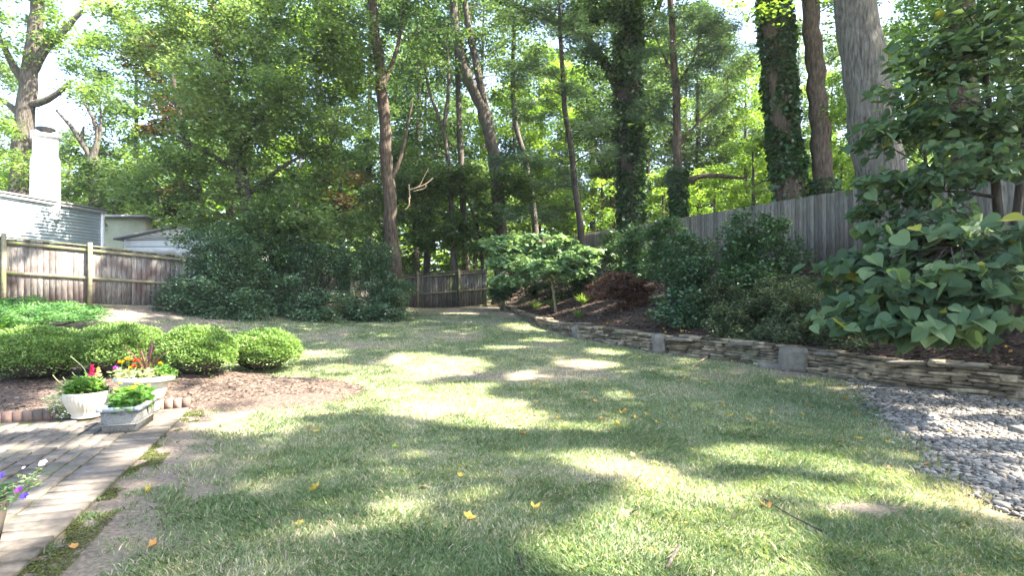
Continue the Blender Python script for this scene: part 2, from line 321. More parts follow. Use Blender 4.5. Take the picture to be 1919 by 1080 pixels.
# patio: pavers laid in running bond with a border course
def in_patio(x, y):
    w = (x - P0[0]) * WV[0] + (y - P0[1]) * WV[1]; return (w > 0) & (behind_edge(x, y) < 0) & (y < 9) & (y > -3) & (x > -14)
mb = MB()
def paver(s0, s1, w0, w1, t):
    gp = .011; s0 += gp; s1 -= gp; w0 += gp; w1 -= gp
    c = [P0 + E * s + WV * w for s, w in ((s0, w0), (s1, w0), (s1, w1), (s0, w1))]
    if max(behind_edge(*q) for q in c) > 0.02: return
    zt = .035 + U(-.004, .004); tl = U(-.003, .003, 4)
    z = [float(g(*q)) + zt + tl[i] for i, q in enumerate(c)]
    cc = sum(c) / 4; top = [cc + (q - cc) * .965 for q in c]
    lo = [(*q, zz - .06) for q, zz in zip(c, z)]; mid = [(*q, zz - .006) for q, zz in zip(c, z)]; tp = [(*q, zz) for q, zz in zip(top, z)]
    V = np.array(lo + mid + tp); Q = [[8, 9, 10, 11]]
    for k in range(4):
        n = (k + 1) % 4; Q += [[k, n, 4 + n, 4 + k], [4 + k, 4 + n, 8 + n, 8 + k]]
    mb.add(V, Q, tint=t)
for k in range(-4, 62): paver(k * .16, (k + 1) * .16, 0, .42, U(.2, .9))
for r in range(60):
    w0 = .42 + r * .15
    for k in range(-60, 36):
        s0 = k * .3 + (r % 2) * .15; paver(s0, s0 + .3, w0, w0 + .15, U(.1, 1))
o = mb.build('brick_patio', M['paver']); tag(o, kind='structure')
c = [P0, P0 + E * 12, P0 + E * 12 + WV * 9, P0 + BE * 9]
n = 40; uu, vv = np.meshgrid(np.linspace(0, 1, n), np.linspace(0, 1, n))
q = [np.array(p) for p in c]
XY = (q[0] * (1 - uu[..., None]) + q[3] * uu[..., None]) * (1 - vv[..., None]) + (q[1] * (1 - uu[..., None]) + q[2] * uu[..., None]) * vv[..., None]
obj('paver_bedding', grid_mesh('paver_bedding', XY[..., 0], XY[..., 1], g(XY[..., 0], XY[..., 1]) + .02, M['joint']), kind='structure')
def bareness(x, y):
    """0 = full turf, 1 = bare soil"""
    w = -((x - P0[0]) * WV[0] + (y - P0[1]) * WV[1]); near = np.clip(1 - np.maximum(w, 0) / (.6 + 2.2 * fbm(x * .8, y * .8, 55)), 0, 1) * (x < -1) * (y < 9)
    b = 2.6 * np.clip(fbm(x * .8, y * .8, 51, 4) - .5, 0, 1) + 1.15 * near + np.clip((y - 19.5) / 7, 0, .9) + np.clip((-x - 7.5) / 3, 0, .9) * (y > 11) + .8 * np.clip(1 - (xw(y) - x) / .45, 0, 1)
    pa = G(1620, 955, g); b = b + 1.1 * np.clip(1 - np.hypot((x - pa[0]) / .7, (y - pa[1]) / .25), 0, 1)
    pa = G(900, 705, g); b = b + 1.0 * np.clip(1 - np.hypot((x - pa[0]) / .6, (y - pa[1]) / .5), 0, 1)
    return np.clip(b + .35 * (fbm(x * 4, y * 4, 61, 3) - .5), 0, 1)
X, Y = LAWN_XY; me = grid_mesh('lawn', X, Y, g(X, Y), M['lawn']); bv = bareness(X, Y); at = me.attributes.new('tint', 'FLOAT', 'POINT'); at.data.foreach_set('value', bv.ravel().astype(np.float32)); obj('lawn', me, kind='structure')
# brick edging
mb = MB(); d = 0
ang = math.atan2(BE[1], BE[0])
while d < 5.5:
    w = U(.095, .105); p = P0 + BE * (d + w / 2) + np.array([-E[0], -E[1]]) * .06
    mb.box((*p, float(g(*p)) + .07 + U(-.006, .006)), w - .008, 0.1 + U(-.006, .006), .17, ang + U(-.03, .03), U(0, 1)); d += w
tag(mb.build('brick_edging', M['brick']), 'low row of upright red edging bricks between patio and mulch bed', 'edging')

# ---------------------------------------------------------------- rocks
def cube_sphere(n=3, pw=.6):
    V = []; Q = []
    lin = np.linspace(-1, 1, n + 1)
    for ax_ in range(3):
        for sg in (-1, 1):
            b0 = len(V)
            for i in lin:
                for j in lin:
                    v = [0, 0, 0]; v[ax_] = sg; v[(ax_ + 1) % 3] = i * sg; v[(ax_ + 2) % 3] = j; V.append(v)
            for i in range(n):
                for j in range(n):
                    a = b0 + i * (n + 1) + j; Q.append([a, a + n + 1, a + n + 2, a + 1])
    V = np.array(V, float); key = {}; idx = []; out = []
    for v in V:
        k = tuple(np.round(v, 4))
        if k not in key: key[k] = len(out); out.append(v)
        idx.append(key[k])
    V = np.array(out); Q = np.array(idx)[np.array(Q)]
    s = V / np.linalg.norm(V, axis=1)[:, None]; return V * (1 - pw) + s * pw * 1.1, Q
RV, RQ = cube_sphere(4, .25); PV, PQ = cube_sphere(2, .75)
def rock(mb, c, sx, sy, sz, rz=0, tint=.5, jit=.07, tiltx=0, base=(RV, RQ)):
    v = base[0] * (1 + jit * rng.normal(size=(len(base[0]), 1))) * np.array([sx, sy, sz]) * .5
    ca, sa = math.cos(tiltx), math.sin(tiltx); v = v @ np.array([[ca, 0, sa], [0, 1, 0], [-sa, 0, ca]])
    ca, sa = math.cos(rz), math.sin(rz); v = v @ np.array([[ca, sa, 0], [-sa, ca, 0], [0, 0, 1]])
    mb.add(v + np.asarray(c, float), base[1], tint=tint)
# retaining wall
wall = thing('stone_retaining_wall', 'low dry stacked stone retaining wall curving along the right lawn edge', 'wall', (float(xw(12)), 12, 0))
wy = np.linspace(3.5, 26, 800); wx = xw(wy); sl_ = np.concatenate([[0], np.cumsum(np.hypot(np.diff(wx), np.diff(wy)))])
def wpt(s): return np.array([np.interp(s, sl_, wx), np.interp(s, sl_, wy)])
mb = MB(); capmb = MB(); Lw = sl_[-1]
zlev = 0
row = 0; z_used = 0
while z_used < .5:
    hh = U(.045, .075); s = U(-.3, 0)
    while s < Lw:
        ln = U(.18, .55); p = wpt(s + ln / 2); ht = float(np.interp(p[1], WHY, WH))
        if z_used < ht + .01:
            q = wpt(min(s + ln, Lw)) - wpt(max(s, 0)); rz = math.atan2(q[1], q[0])
            last = z_used + hh >= ht - .02
            nn = np.array([q[1], -q[0]]); nn = nn / (np.linalg.norm(nn) + 1e-9)
            if nn[0] < 0: nn = -nn
            p2 = p + nn * (.1 + U(-.035, .025) + z_used * .1)
            rock(capmb if last and False else mb, (*p2, float(g(*p)) + z_used + hh / 2), ln * 1.02, .3, hh * U(.78, 1.0), rz, U(0, 1), .07, U(-.05, .05))
            if rng.random() < .12: rock(mb, (*(p2 - nn * .03), float(g(*p)) + z_used + hh), ln * .5, .3, hh * 1.7, rz, U(.3, 1), .06)
        s += ln * U(.95, 1.0)
    z_used += hh * .93
mb.build('stacked_stones', M['stone'], wall, smooth=True)
mb = MB()                                              # dark earth core so no light shows through
yy = np.linspace(3.5, 26, 120)
for s0 in (.2,):
    X = np.stack([xw(yy) + .2, xw(yy) + .2], 1); Y = np.stack([yy, yy], 1); Zc = np.stack([g(xw(yy), yy) - .1, g(xw(yy), yy) + np.interp(yy, WHY, WH) - .03], 1)
    me = grid_mesh('earth_backing', X, Y, Zc, M['soil']); wpart('earth_backing', me, wall)
for px, py0, py1, wpx, lab, tl in ((1490, 652, 697, 50, 'upright square boulder', 0), (1237, 628, 664, 24, 'narrow upright boulder', .1), (1082, 612, 634, 15, 'small leaning boulder', .35)):
    b = G(px, py1, g); k = F / b[1]; mb = MB(); hgt = (py1 - py0) / k
    rock(mb, (b[0], b[1] + .08, b[2] + hgt * .48), wpx / k, .22, hgt * 1.08, math.radians(-25), .6, .025, tl)
    tag(mb.build('boulder', M['stone_cap'], wall, smooth=True), label=lab + ' set into the wall')
for px, py, w_, h_ in ((1445, 688, 40, 14), (1254, 630, 20, 9)):
    b = G(px, py + 3, g); k = F / b[1]; mb = MB(); rock(mb, (b[0], b[1] + .02, b[2] + .04 + (.36 if px == 1254 else 0)), w_ / k, .2, h_ / k, -.5, .95, .1)
    mb.build('pale_rock', M['stone_cap'], wall, smooth=True)
for px, py, w_ in ((1095, 607, 36), (1275, 637, 50), (1225, 627, 40), (1560, 664, 60), (1700, 680, 70), (1800, 684, 80), (1400, 645, 60)):
    b = G(px, py, bank, 5); k = F / b[1]; mb = MB(); rock(mb, (b[0], b[1], b[2] + .0), w_ / k, .34, .06, -.6, .3, .06, .02); mb.build('capstone', M['stone_cap'], wall, smooth=True)
# gravel
gp = np.array(gravel_poly); gx0, gy0 = gp.min(0); gx1, gy1 = gp.max(0)
X, Y = np.meshgrid(np.arange(gx0 - .3, gx1 + .3, .08), np.arange(gy0 - .3, gy1 + .3, .08)); ins = inpoly(X, Y, gp)
obj('gravel_bed', grid_mesh('gravel_bed', X, Y, np.where(ins, g(X, Y) + .006, g(X, Y) - .03), M['gravel_base']), kind='structure')
n = 90000; gx = U(gx0, gx1, n); gy = U(gy0, gy1, n)
dens = inpoly(gx + rng.normal(size=n) * .16, gy + rng.normal(size=n) * .16, gp) & (gx < xw(gy) + .02) & (gx < gy * .98 + .6) & (gx < 8.5)
gx, gy = gx[dens][:26000], gy[dens][:26000]; n = len(gx)
sc = U(.01, .026, n) * np.where(rng.random(n) < .03, 1.7, 1); sh = np.stack([sc * U(.9, 1.4, n), sc * U(.7, 1.1, n), sc * U(.45, .8, n)], 1)
V = PV[None] * (1 + .08 * rng.normal(size=(n, len(PV), 1))) * sh[:, None, :]; th = U(0, 6.28, n); ca, sa = np.cos(th)[:, None], np.sin(th)[:, None]
V = np.stack([V[..., 0] * ca - V[..., 1] * sa, V[..., 0] * sa + V[..., 1] * ca, V[..., 2]], -1) + np.stack([gx, gy, g(gx, gy) + sh[:, 2] * .5 + U(0, .02, n)], 1)[:, None]
Q = (PQ[None] + (np.arange(n) * len(PV))[:, None, None]).reshape(-1, 4)
tag(obj('gravel', mesh('gravel', V.reshape(-1, 3), Q, M['pebble'], np.repeat(U(0, 1, n), len(PQ)), True)), 'loose grey gravel spread between the lawn and the stone wall', 'gravel', kind='stuff')

# ---------------------------------------------------------------- leaf builders
def orient(n, zlo=-.6, zhi=.3, tilt=.6, out=None, outw=0):
    th = U(0, 2 * math.pi, n); t = np.stack([np.cos(th), np.sin(th), U(zlo, zhi, n)], 1)
    if out is not None: t = t + out * outw
    t /= np.linalg.norm(t, axis=1)[:, None]
    nr = np.array([0, 0, 1.]) + tilt * rng.normal(size=(n, 3)) + (out * outw * .6 if out is not None else 0)
    s = np.cross(t, nr); s /= np.linalg.norm(s, axis=1)[:, None] + 1e-9; nr = np.cross(s, t)
    return t, s, nr
def diamonds(p, L, wd, t, s, nr, fold=.15):
    L = np.broadcast_to(L, (len(p),))[:, None]; Wd = L * wd
    m = p + t * L * .45
    V = np.stack([p, m + s * Wd * .5 + nr * L * fold * .4, p + t * L - nr * L * fold * .5, m - s * Wd * .5 + nr * L * fold * .4], 1).reshape(-1, 3)
    return V, np.arange(len(p) * 4).reshape(-1, 4)
HEART = np.array([[0, 0], [.2, -.07], [.42, .02], [.52, .24], [.46, .5], [.27, .76], [0, 1.05]])
def hearts(p, L, t, s, nr, fold=.12, droop=.2):
    n = len(p); L = np.broadcast_to(L, (n,)); pts = []; wav = rng.normal(size=n) * .35; fold = fold * U(.3, 2, n); droop = droop * U(.2, 2.2, n)
    for sg in (1, -1):
        for a, b in HEART:
            pts.append(p + s * (a * sg * L)[:, None] + t * (b * L)[:, None] + nr * ((a * fold * 1.6 - droop * b * b + wav * a * (b - .4) * sg) * L)[:, None])
    V = np.stack(pts, 1).reshape(-1, 3); b = np.arange(n)[:, None] * 14
    r = np.concatenate([b + np.array([0, 1, 2, 3, 4, 5, 6])], 0); l = b + np.array([7, 13, 12, 11, 10, 9, 8])
    return V, np.concatenate([r, l]), n
LEAFN = [0]
def leaf_obj(name, pos, L, wd, mat, parent, zlo=-.6, zhi=.3, tilt=.6, out=None, outw=0, tint=None, me_only=False, lv=.3):
    n = len(pos); LEAFN[0] += n; t, s, nr = orient(n, zlo, zhi, tilt, out, outw)
    V, Q = diamonds(pos, L * U(1 - lv, 1 + lv, n), wd, t, s, nr)
    if tint is None: tint = np.clip(rng.beta(2.2, 2.2, n), 0, 1)
    if parent is not None: V = V - np.array(parent.location)
    me = mesh(name, V, Q, mat, tint)
    return me if me_only else obj(name, me, parent)
def clump_points(centers, rad, per, flat=.6, tvar=.32):
    k = len(centers); n = k * per; rad = np.repeat(np.broadcast_to(rad, (k,)), per)
    d = rng.normal(size=(n, 3)); d /= np.linalg.norm(d, axis=1)[:, None]; r = U(0, 1, n) ** .45
    off = d * r[:, None] * rad[:, None] * np.array([1, 1, flat])
    off[:, 2] -= .25 * rad * (r ** 2) * flat
    base = np.repeat(U(-tvar, tvar, k), per)
    return np.repeat(centers, per, 0) + off, d, np.clip(base + rng.normal(.5, .17, n), 0, .92)
def blob_centers(blobs, n):
    blobs = [b if len(b) == 6 else b for b in blobs]
    vol = np.array([b[3] * b[4] * b[5] for b in blobs]) ** .8; cnt = rng.multinomial(n, vol / vol.sum()); out = []
    for b, c_ in zip(blobs, cnt):
        c0 = P(b[0], b[1], b[2]) if len(b) == 6 else np.array(b[:3]); d = rng.normal(size=(c_, 3)); d /= np.linalg.norm(d, axis=1)[:, None] + 1e-9
        out.append(c0 + d * (U(.1, 1, c_) ** .45)[:, None] * np.array(b[3:6]))
    return np.concatenate(out)
def resample(pts, step=.6):
    pts = np.asarray(pts, float); s = np.concatenate([[0], np.cumsum(np.linalg.norm(np.diff(pts, axis=0), axis=1))]); n = max(3, int(s[-1] / step) + 1)
    q = np.linspace(0, s[-1], n); out = np.stack([np.interp(q, s, pts[:, i]) for i in range(3)], 1)
    for _ in range(2): out[1:-1] = .5 * out[1:-1] + .25 * (out[:-2] + out[2:])
    return out
def grow(mb, paths, centers, frac=1., rtip=.012, k0=10, flare=True):
    """paths: list of (points, r0, r1). Adds the stems, then a branch to each clump centre from the nearest wood."""
    nodes = []; rads = []
    for i, (pts, r0, r1) in enumerate(paths):
        q = resample(pts, .5); n = len(q); u = np.linspace(0, 1, n); r = r0 + (r1 - r0) * u
        if i == 0 and flare: r = r * (1 + .45 * np.exp(-u * n * .5 / .5))
        q = q + rng.normal(size=q.shape) * np.minimum(.1 * r, .03)[:, None]; mb.tube(q, r, 12 if r0 > .25 else 8, rough=.03)
        nodes.append(q[n // 4:] if i == 0 else q); rads.append(r[n // 4:] if i == 0 else r)
    N = np.concatenate(nodes); R = np.concatenate(rads)
    if len(centers) == 0: return
    order = np.argsort(np.min(np.linalg.norm(centers[:, None] - N[None, ::3], axis=2), axis=1))
    for ii in order:
        if rng.random() > frac: continue
        c_ = centers[ii]; dv = c_ - N; dist = np.linalg.norm(dv, axis=1); cost = dist + np.clip(-dv[:, 2], 0, 9) * .8 + (R < .012) * 1.0
        j = int(np.argmin(cost)); a = N[j]; L = dist[j]
        if L < .15: continue
        m = max(3, int(L / .5) + 2); u = np.linspace(0, 1, m)[:, None]; mid = np.array([0, 0, 1.]) * L * .12
        q = a + (c_ - a) * u + mid * (4 * u * (1 - u)) + rng.normal(size=(m, 3)) * .05 * L * (u * (1 - u) * 4)
        r0 = min(R[j] * .62, .015 + .016 * L); r = r0 + (rtip * .6 - r0) * u[:, 0]; r = np.maximum(r, .005)
        mb.tube(q, r, 5 if r0 > .03 else 4)
        N = np.concatenate([N, q[1:]]); R = np.concatenate([R, r[1:]])
def pxpath(pts, d): return [P(p[0], p[1], p[2] if len(p) > 2 else d) for p in pts]
def tree(name, label, cat, d, stems, blobs, ncl, per, crad, L, leaf, bark='bark', wd=.6, flat=.6, group=None, frac=1., zlo=-.6, zhi=.3, tilt=.6, ground=True, extra=None, root=None):
    st = []
    for i, (pts, r0, r1) in enumerate(stems):
        q = pxpath(pts, d)
        if i == 0 and ground:
            b = q[0].copy(); b[2] = Z(b[0], b[1]) - .15
            if b[2] < q[0][2] - .05: q = [b] + q
            else: q[0][2] = b[2]
        st.append((q, r0, r1))
    base = st[0][0][0]; t = thing(name, label, cat, tuple(base), group)
    C = blob_centers(blobs, ncl) if ncl else np.zeros((0, 3))
    mb = MB(); grow(mb, st, C, frac); mb.build('trunk', M[bark], t, smooth=True)
    if ncl:
        p, dd, ti = clump_points(C, crad * U(.7, 1.3, len(C)), per, flat)
        leaf_obj('crown', p, L, wd, M[leaf], t, zlo, zhi, tilt, tint=ti)
    return t, st
def ivy(t, pts, r, z0, z1, n, L=.12, mat='leaf_ivy', nm='ivy'):
    q = resample(pts, .3); q = q[(q[:, 2] > z0) & (q[:, 2] < z1)]
    if len(q) < 2: return
    i = rng.integers(0, len(q) - 1, n); c_ = q[i] + (q[i + 1] - q[i]) * U(0, 1, n)[:, None]; th = U(0, 6.28, n)
    kp = fbm(th * 1.3, c_[:, 2] * .9, 14, 3) > .27; c_ = c_[kp]; th = th[kp]; n = len(th)
    o_ = np.stack([np.cos(th), np.sin(th), np.zeros(n)], 1); rr = r * (1.02 + .75 * np.clip(fbm(th * 1.5, c_[:, 2] * 1.2, 4) - .3, 0, 1) * U(.2, 1, n) + .25 * (rng.random(n) < .05))
    leaf_obj(nm, c_ + o_ * rr[:, None], L, .8, M[mat], t, -1.2, -.2, .5, out=o_, outw=.9)

# ---------------------------------------------------------------- fences
def fence(name, label, A, B, ztopA, ztopB, hgt, boardmat, railmat, rails=True, post_gap=2.45, side=1, zb=None, posts=True, capt=.0, bw=.14, n_rails=3, first=.05):
    A = np.array(A); B = np.array(B); Ld = np.linalg.norm(B - A); D = (B - A) / Ld; Nn = np.array([D[1], -D[0]]) * side; rz = math.atan2(D[1], D[0])
    t = thing(name, label, 'fence', (float(A[0]), float(A[1]), ztopA - hgt))
    zt = lambda s: ztopA + (ztopB - ztopA) * s / Ld
    m = MB(); s = 0
    while s < Ld:
        w_ = min(bw * U(.92, 1.04), Ld - s + .01); a_ = A + D * (s + .003); b_ = A + D * (s + w_ - .003); off = U(-.004, .006)
        tp = zt(s + w_ / 2) + U(-.012, .012); zbm = zt(s) - hgt + U(-.01, .02)
        for q_ in (1,):
            v = []
            for zz in (zbm, tp):
                for pt, o_ in ((a_, off), (b_, off), (b_, off - .02), (a_, off - .02)): v.append([*(pt + Nn * o_), zz])
            m.hexa(v, U(0, 1))
        s += w_
    m.build('boards', M[boardmat], t)
    if rails:
        ks = [(.03, .09), (.47, .09), (.9, .09)][:n_rails]
        for fz, hh in ks:
            m = MB(); v = []
            for dz in (-hh, 0):
                for s_, o_ in ((0, .05), (Ld, .05), (Ld, .012), (0, .012)):
                    p_ = A + D * s_ + Nn * o_; v.append([*p_, zt(s_) - hgt * fz + dz])
            m.hexa(v, U(.3, .7)); m.build('rail', M[railmat], t)
        if capt:
            m = MB(); v = []
            for dz in (.0, .035):
                for s_, o_ in ((0, .075), (Ld, .075), (Ld, -.04), (0, -.04)):
                    p_ = A + D * s_ + Nn * o_; v.append([*p_, zt(s_) + .014 + dz])
            m.hexa(v, .8); m.build('top_cap', M[railmat], t)
    if posts:
        for s in (posts if isinstance(posts, list) else np.arange(first, Ld, post_gap)):
            p_ = A + D * s + Nn * .1; m = MB(); m.box((*p_, zt(s) - hgt / 2 + .03), .1, .1, hgt + .2, rz, U(.4, .8)); m.build('post', M[railmat], t)
    return t
A0 = P(-140, 440, 14.2)[:2]; pA = P(7, 447, 15.0)[:2]; pB = P(770, 500, 27)[:2]; DL = (pB - pA) / np.linalg.norm(pB - pA)
A0 = pA - DL * 2.45; Lc = 12.3
zA = 1.6 + (550 - 447) / F * 15.0; slope = (1.6 + (550 - 477) / F * 18.1 - zA) / 3.8
C0 = pA + DL * Lc
fence('board_fence', 'weathered board fence with three mossy rails in front of the pale blue house', A0, C0, zA - slope * 2.45, zA + slope * Lc, 1.86, 'board', 'rail', side=1, capt=.03, posts=[.5, 2.42, 4.34, 6.95, 9.4, 11.8])
p1 = P(912, 507, 27.2)[:2]
fence('board_fence', 'short board fence with shade put into its dark colour at the far end of the lawn, right of the holly', C0 + [.1, .1], p1, zA + slope * Lc - .1, 1.6 + 44 / F * 27, 1.85, 'board_shaded', 'rail_shaded', side=1, capt=.03, post_gap=2.0)
ya = 4.0
fence('board_fence', 'tall plain grey board fence on top of the planted bank at the right', (float(xf(4.)), 4.), (float(xf(34.)), 34.), fb(4.) + 1.94, fb(34.) + 1.94, 2.0, 'board_grey', 'board_grey', rails=False, posts=False, side=1, bw=.145)

# ---------------------------------------------------------------- house, sheds
hs = thing('house', 'pale blue sided house with a tall white chimney behind the left fence', 'house', (-16.3, 20, 1.0))
wa = P(-260, 300, 15.5); wa = np.array([-17.2, 13.0]); wb = np.array([(192 - CX) / F * 22, 22.0])
zt = 1.6 + 150 / F * 22; mb = MB(); D = (wb - wa) / np.linalg.norm(wb - wa); Nn = np.array([D[1], -D[0]]); Ls = np.linalg.norm(wb - wa)
z = 1.0
while z < zt - .02:
    v = []
    for zz, o1 in ((z, .022), (min(z + .118, zt), .004)):
        for s_, o_ in ((0, o1), (Ls - .1, o1), (Ls - .1, -.1), (0, -.1)): v.append([*(wa + D * s_ + Nn * o_), zz])
    mb.hexa(v, .5); z += .115
mb.build('wall', M['siding'], hs)
mb = MB(); mb.box((*(wb - D * .05 + Nn * .0), (1 + zt) / 2), .12, .12, zt - 1, math.atan2(D[1], D[0])); mb.build('corner_board', M['white'], hs)
mb = MB(); cc = (wa + wb) / 2; mb.box((*(cc + Nn * .04), zt + .04), Ls + .1, .12, .09, math.atan2(D[1], D[0])); mb.build('fascia', M['white'], hs)
mb = MB(); a1, b1 = wa + Nn * .25, wb + D * .2 + Nn * .25; v = []
for dz in (.165, .235):
    for q_, zz in ((a1 - Nn * .12, -.07), (b1 - Nn * .12, -.07), (b1 - Nn * 5, .3), (a1 - Nn * 5, .3)): v.append([*q_, zt + zz + dz])
mb.hexa(v); mb.build('roof', M['roof'], hs)
mb = MB(); e1 = wb - Nn * 4; mb.box((*((wb + e1) / 2 - D * .05), (1 + zt) / 2), 4, .1, zt - 1, math.atan2(D[1], D[0]) + math.pi / 2); mb.build('side_wall', M['siding'], hs)
ch0 = P(83, 380, 20); mb = MB(); topz = 1.6 + 298 / F * 20; rzc = math.radians(42)
nb = 26
prof = [(.66, 0), (.66, .62), (.6, .68), (.6, 1.0)]
cb = [(ch0[2] - .6, 1.0), (ch0[2] + (topz - ch0[2]) * .6, .98), (ch0[2] + (topz - ch0[2]) * .68, .86), (topz - .12, .84)]
ring = []
for zz, w_ in cb:
    for sx, sy in ((-1, -1), (1, -1), (1, 1), (-1, 1)):
        x_ = sx * w_ * .42; y_ = sy * w_ * .36; ring.append([ch0[0] + x_ * math.cos(rzc) - y_ * math.sin(rzc), ch0[1] + x_ * math.sin(rzc) + y_ * math.cos(rzc), zz])
Qc = []
for k in range(3):
    for j in range(4): Qc.append([k * 4 + j, k * 4 + (j + 1) % 4, k * 4 + 4 + (j + 1) % 4, k * 4 + 4 + j])
Qc.append([12, 13, 14, 15]); mb.add(ring, Qc); mb.box((ch0[0], ch0[1], topz - .06), .84, .74, .12, rzc)
M['white_brick'] = surf_mat('white painted brick', [(.62, .62, .6), (.76, .76, .75)], 6, bump=.1, rough=.7, second=((.5, .48, .44), 2.5, .55, .75))
_n = M['white_brick'].node_tree; _b = _n.nodes.new('ShaderNodeTexBrick'); _c = _n.nodes.new('ShaderNodeTexCoord'); _m = _n.nodes.new('ShaderNodeMapping'); _m.inputs['Rotation'].default_value = (math.radians(90), 0, 0); _n.links.new(_c.outputs['Object'], _m.inputs[0]); _n.links.new(_m.outputs[0], _b.inputs[0]); _b.inputs['Scale'].default_value = 4.5; _b.inputs['Mortar Size'].default_value = .03
_p = [q for q in _n.nodes if q.type == 'BUMP'][0]; _p.inputs['Strength'].default_value = .6; _n.links.new(_b.outputs['Fac'], _p.inputs['Height']); _p.invert = True
chm = mb.build('chimney', M['white_brick'], hs)
mb = MB(); c_ = np.array([ch0[0], ch0[1], topz]) - np.array(hs.location)
mb.lathe(c_, [(.17, 0), (.17, .16), (.28, .17), (.3, .2), (.26, .25), (.05, .28), (0, .28)], 20); mb.build('chimney_cap', M['metal'], chm, world=False)
# cream wing and garage
cw = thing('outbuilding', 'cream walled outbuilding squeezed between the blue house and the pale garage', 'shed', tuple(P(215, 470, 25)))
mb = MB(); a = P(186, 405, 25.5); b = P(262, 418, 25.0); mb.box(((a[0] + b[0]) / 2, 25.6, (1 + a[2]) / 2), b[0] - a[0], .5, a[2] - 1.2, 0); mb.build('wall', M['cream'], cw)
mb = MB(); mb.box(((a[0] + b[0]) / 2, 25.5, a[2] - .05), b[0] - a[0] + .3, .9, .1, 0); mb.build('roof', M['roof'], cw)
gr = thing('garage', 'pale grey garage with a sunburst gable behind the left fence', 'garage', tuple(P(300, 470, 24)))
a = P(232, 449, 24); pk = P(330, 428, 24); xr = 2 * pk[0] - a[0]
mb = MB(); v = np.array([[a[0], 24, 1], [xr, 24, 1], [xr, 24, a[2]], [pk[0], 24, pk[2]], [a[0], 24, a[2]]]); v2 = v + [0, 4, 0]
mb.add(np.concatenate([v, v2]), [[0, 1, 6, 5], [1, 2, 7, 6], [4, 0, 5, 9]], [[4, 2, 3], [7, 9, 8]]); mb.add(v[[0, 1, 2, 4]], [[0, 1, 2, 3]]); mb.build('wall', M['white'], gr)
mb = MB()
for sg, x0, x1 in ((1, a[0] - .3, pk[0]), (-1, xr + .3, pk[0])):
    z0_ = a[2] - .06; v = [[x0, 23.75, z0_], [x1, 23.75, pk[2]], [x1, 28.2, pk[2]], [x0, 28.2, z0_]]; mb.hexa(np.array(v + [[q_[0], q_[1], q_[2] + .09] for q_ in v]) + [0, 0, .02])
mb.build('roof', M['roof'], gr)
mb = MB(); cxx, czz = pk[0] - .25, a[2] + .02
for k in range(9):
    an = math.pi * (k + .5) / 9
    for rr in (.15,):
        x_, z_ = math.cos(an), math.sin(an); ln = .38 if abs(x_) > .3 else .42
        mb.tube([[cxx + x_ * .1, 23.97, czz + z_ * .05], [cxx + x_ * 1.1, 23.97, czz + z_ * .33]], .012, 4)
for z_ in (a[2] - .02, a[2] - .3, a[2] - .6): mb.tube([[a[0] + .1, 23.97, z_], [xr - .1, 23.97, z_]], .014, 4)
mb.build('gable_trim', M['pot_rim'], gr)
for k in range(4):
    mb = MB(); mb.box((a[0] + .6 + k * 1.15, 23.98, a[2] - .46), .95, .03, .22); mb.build('door_panel', M['white'], gr)

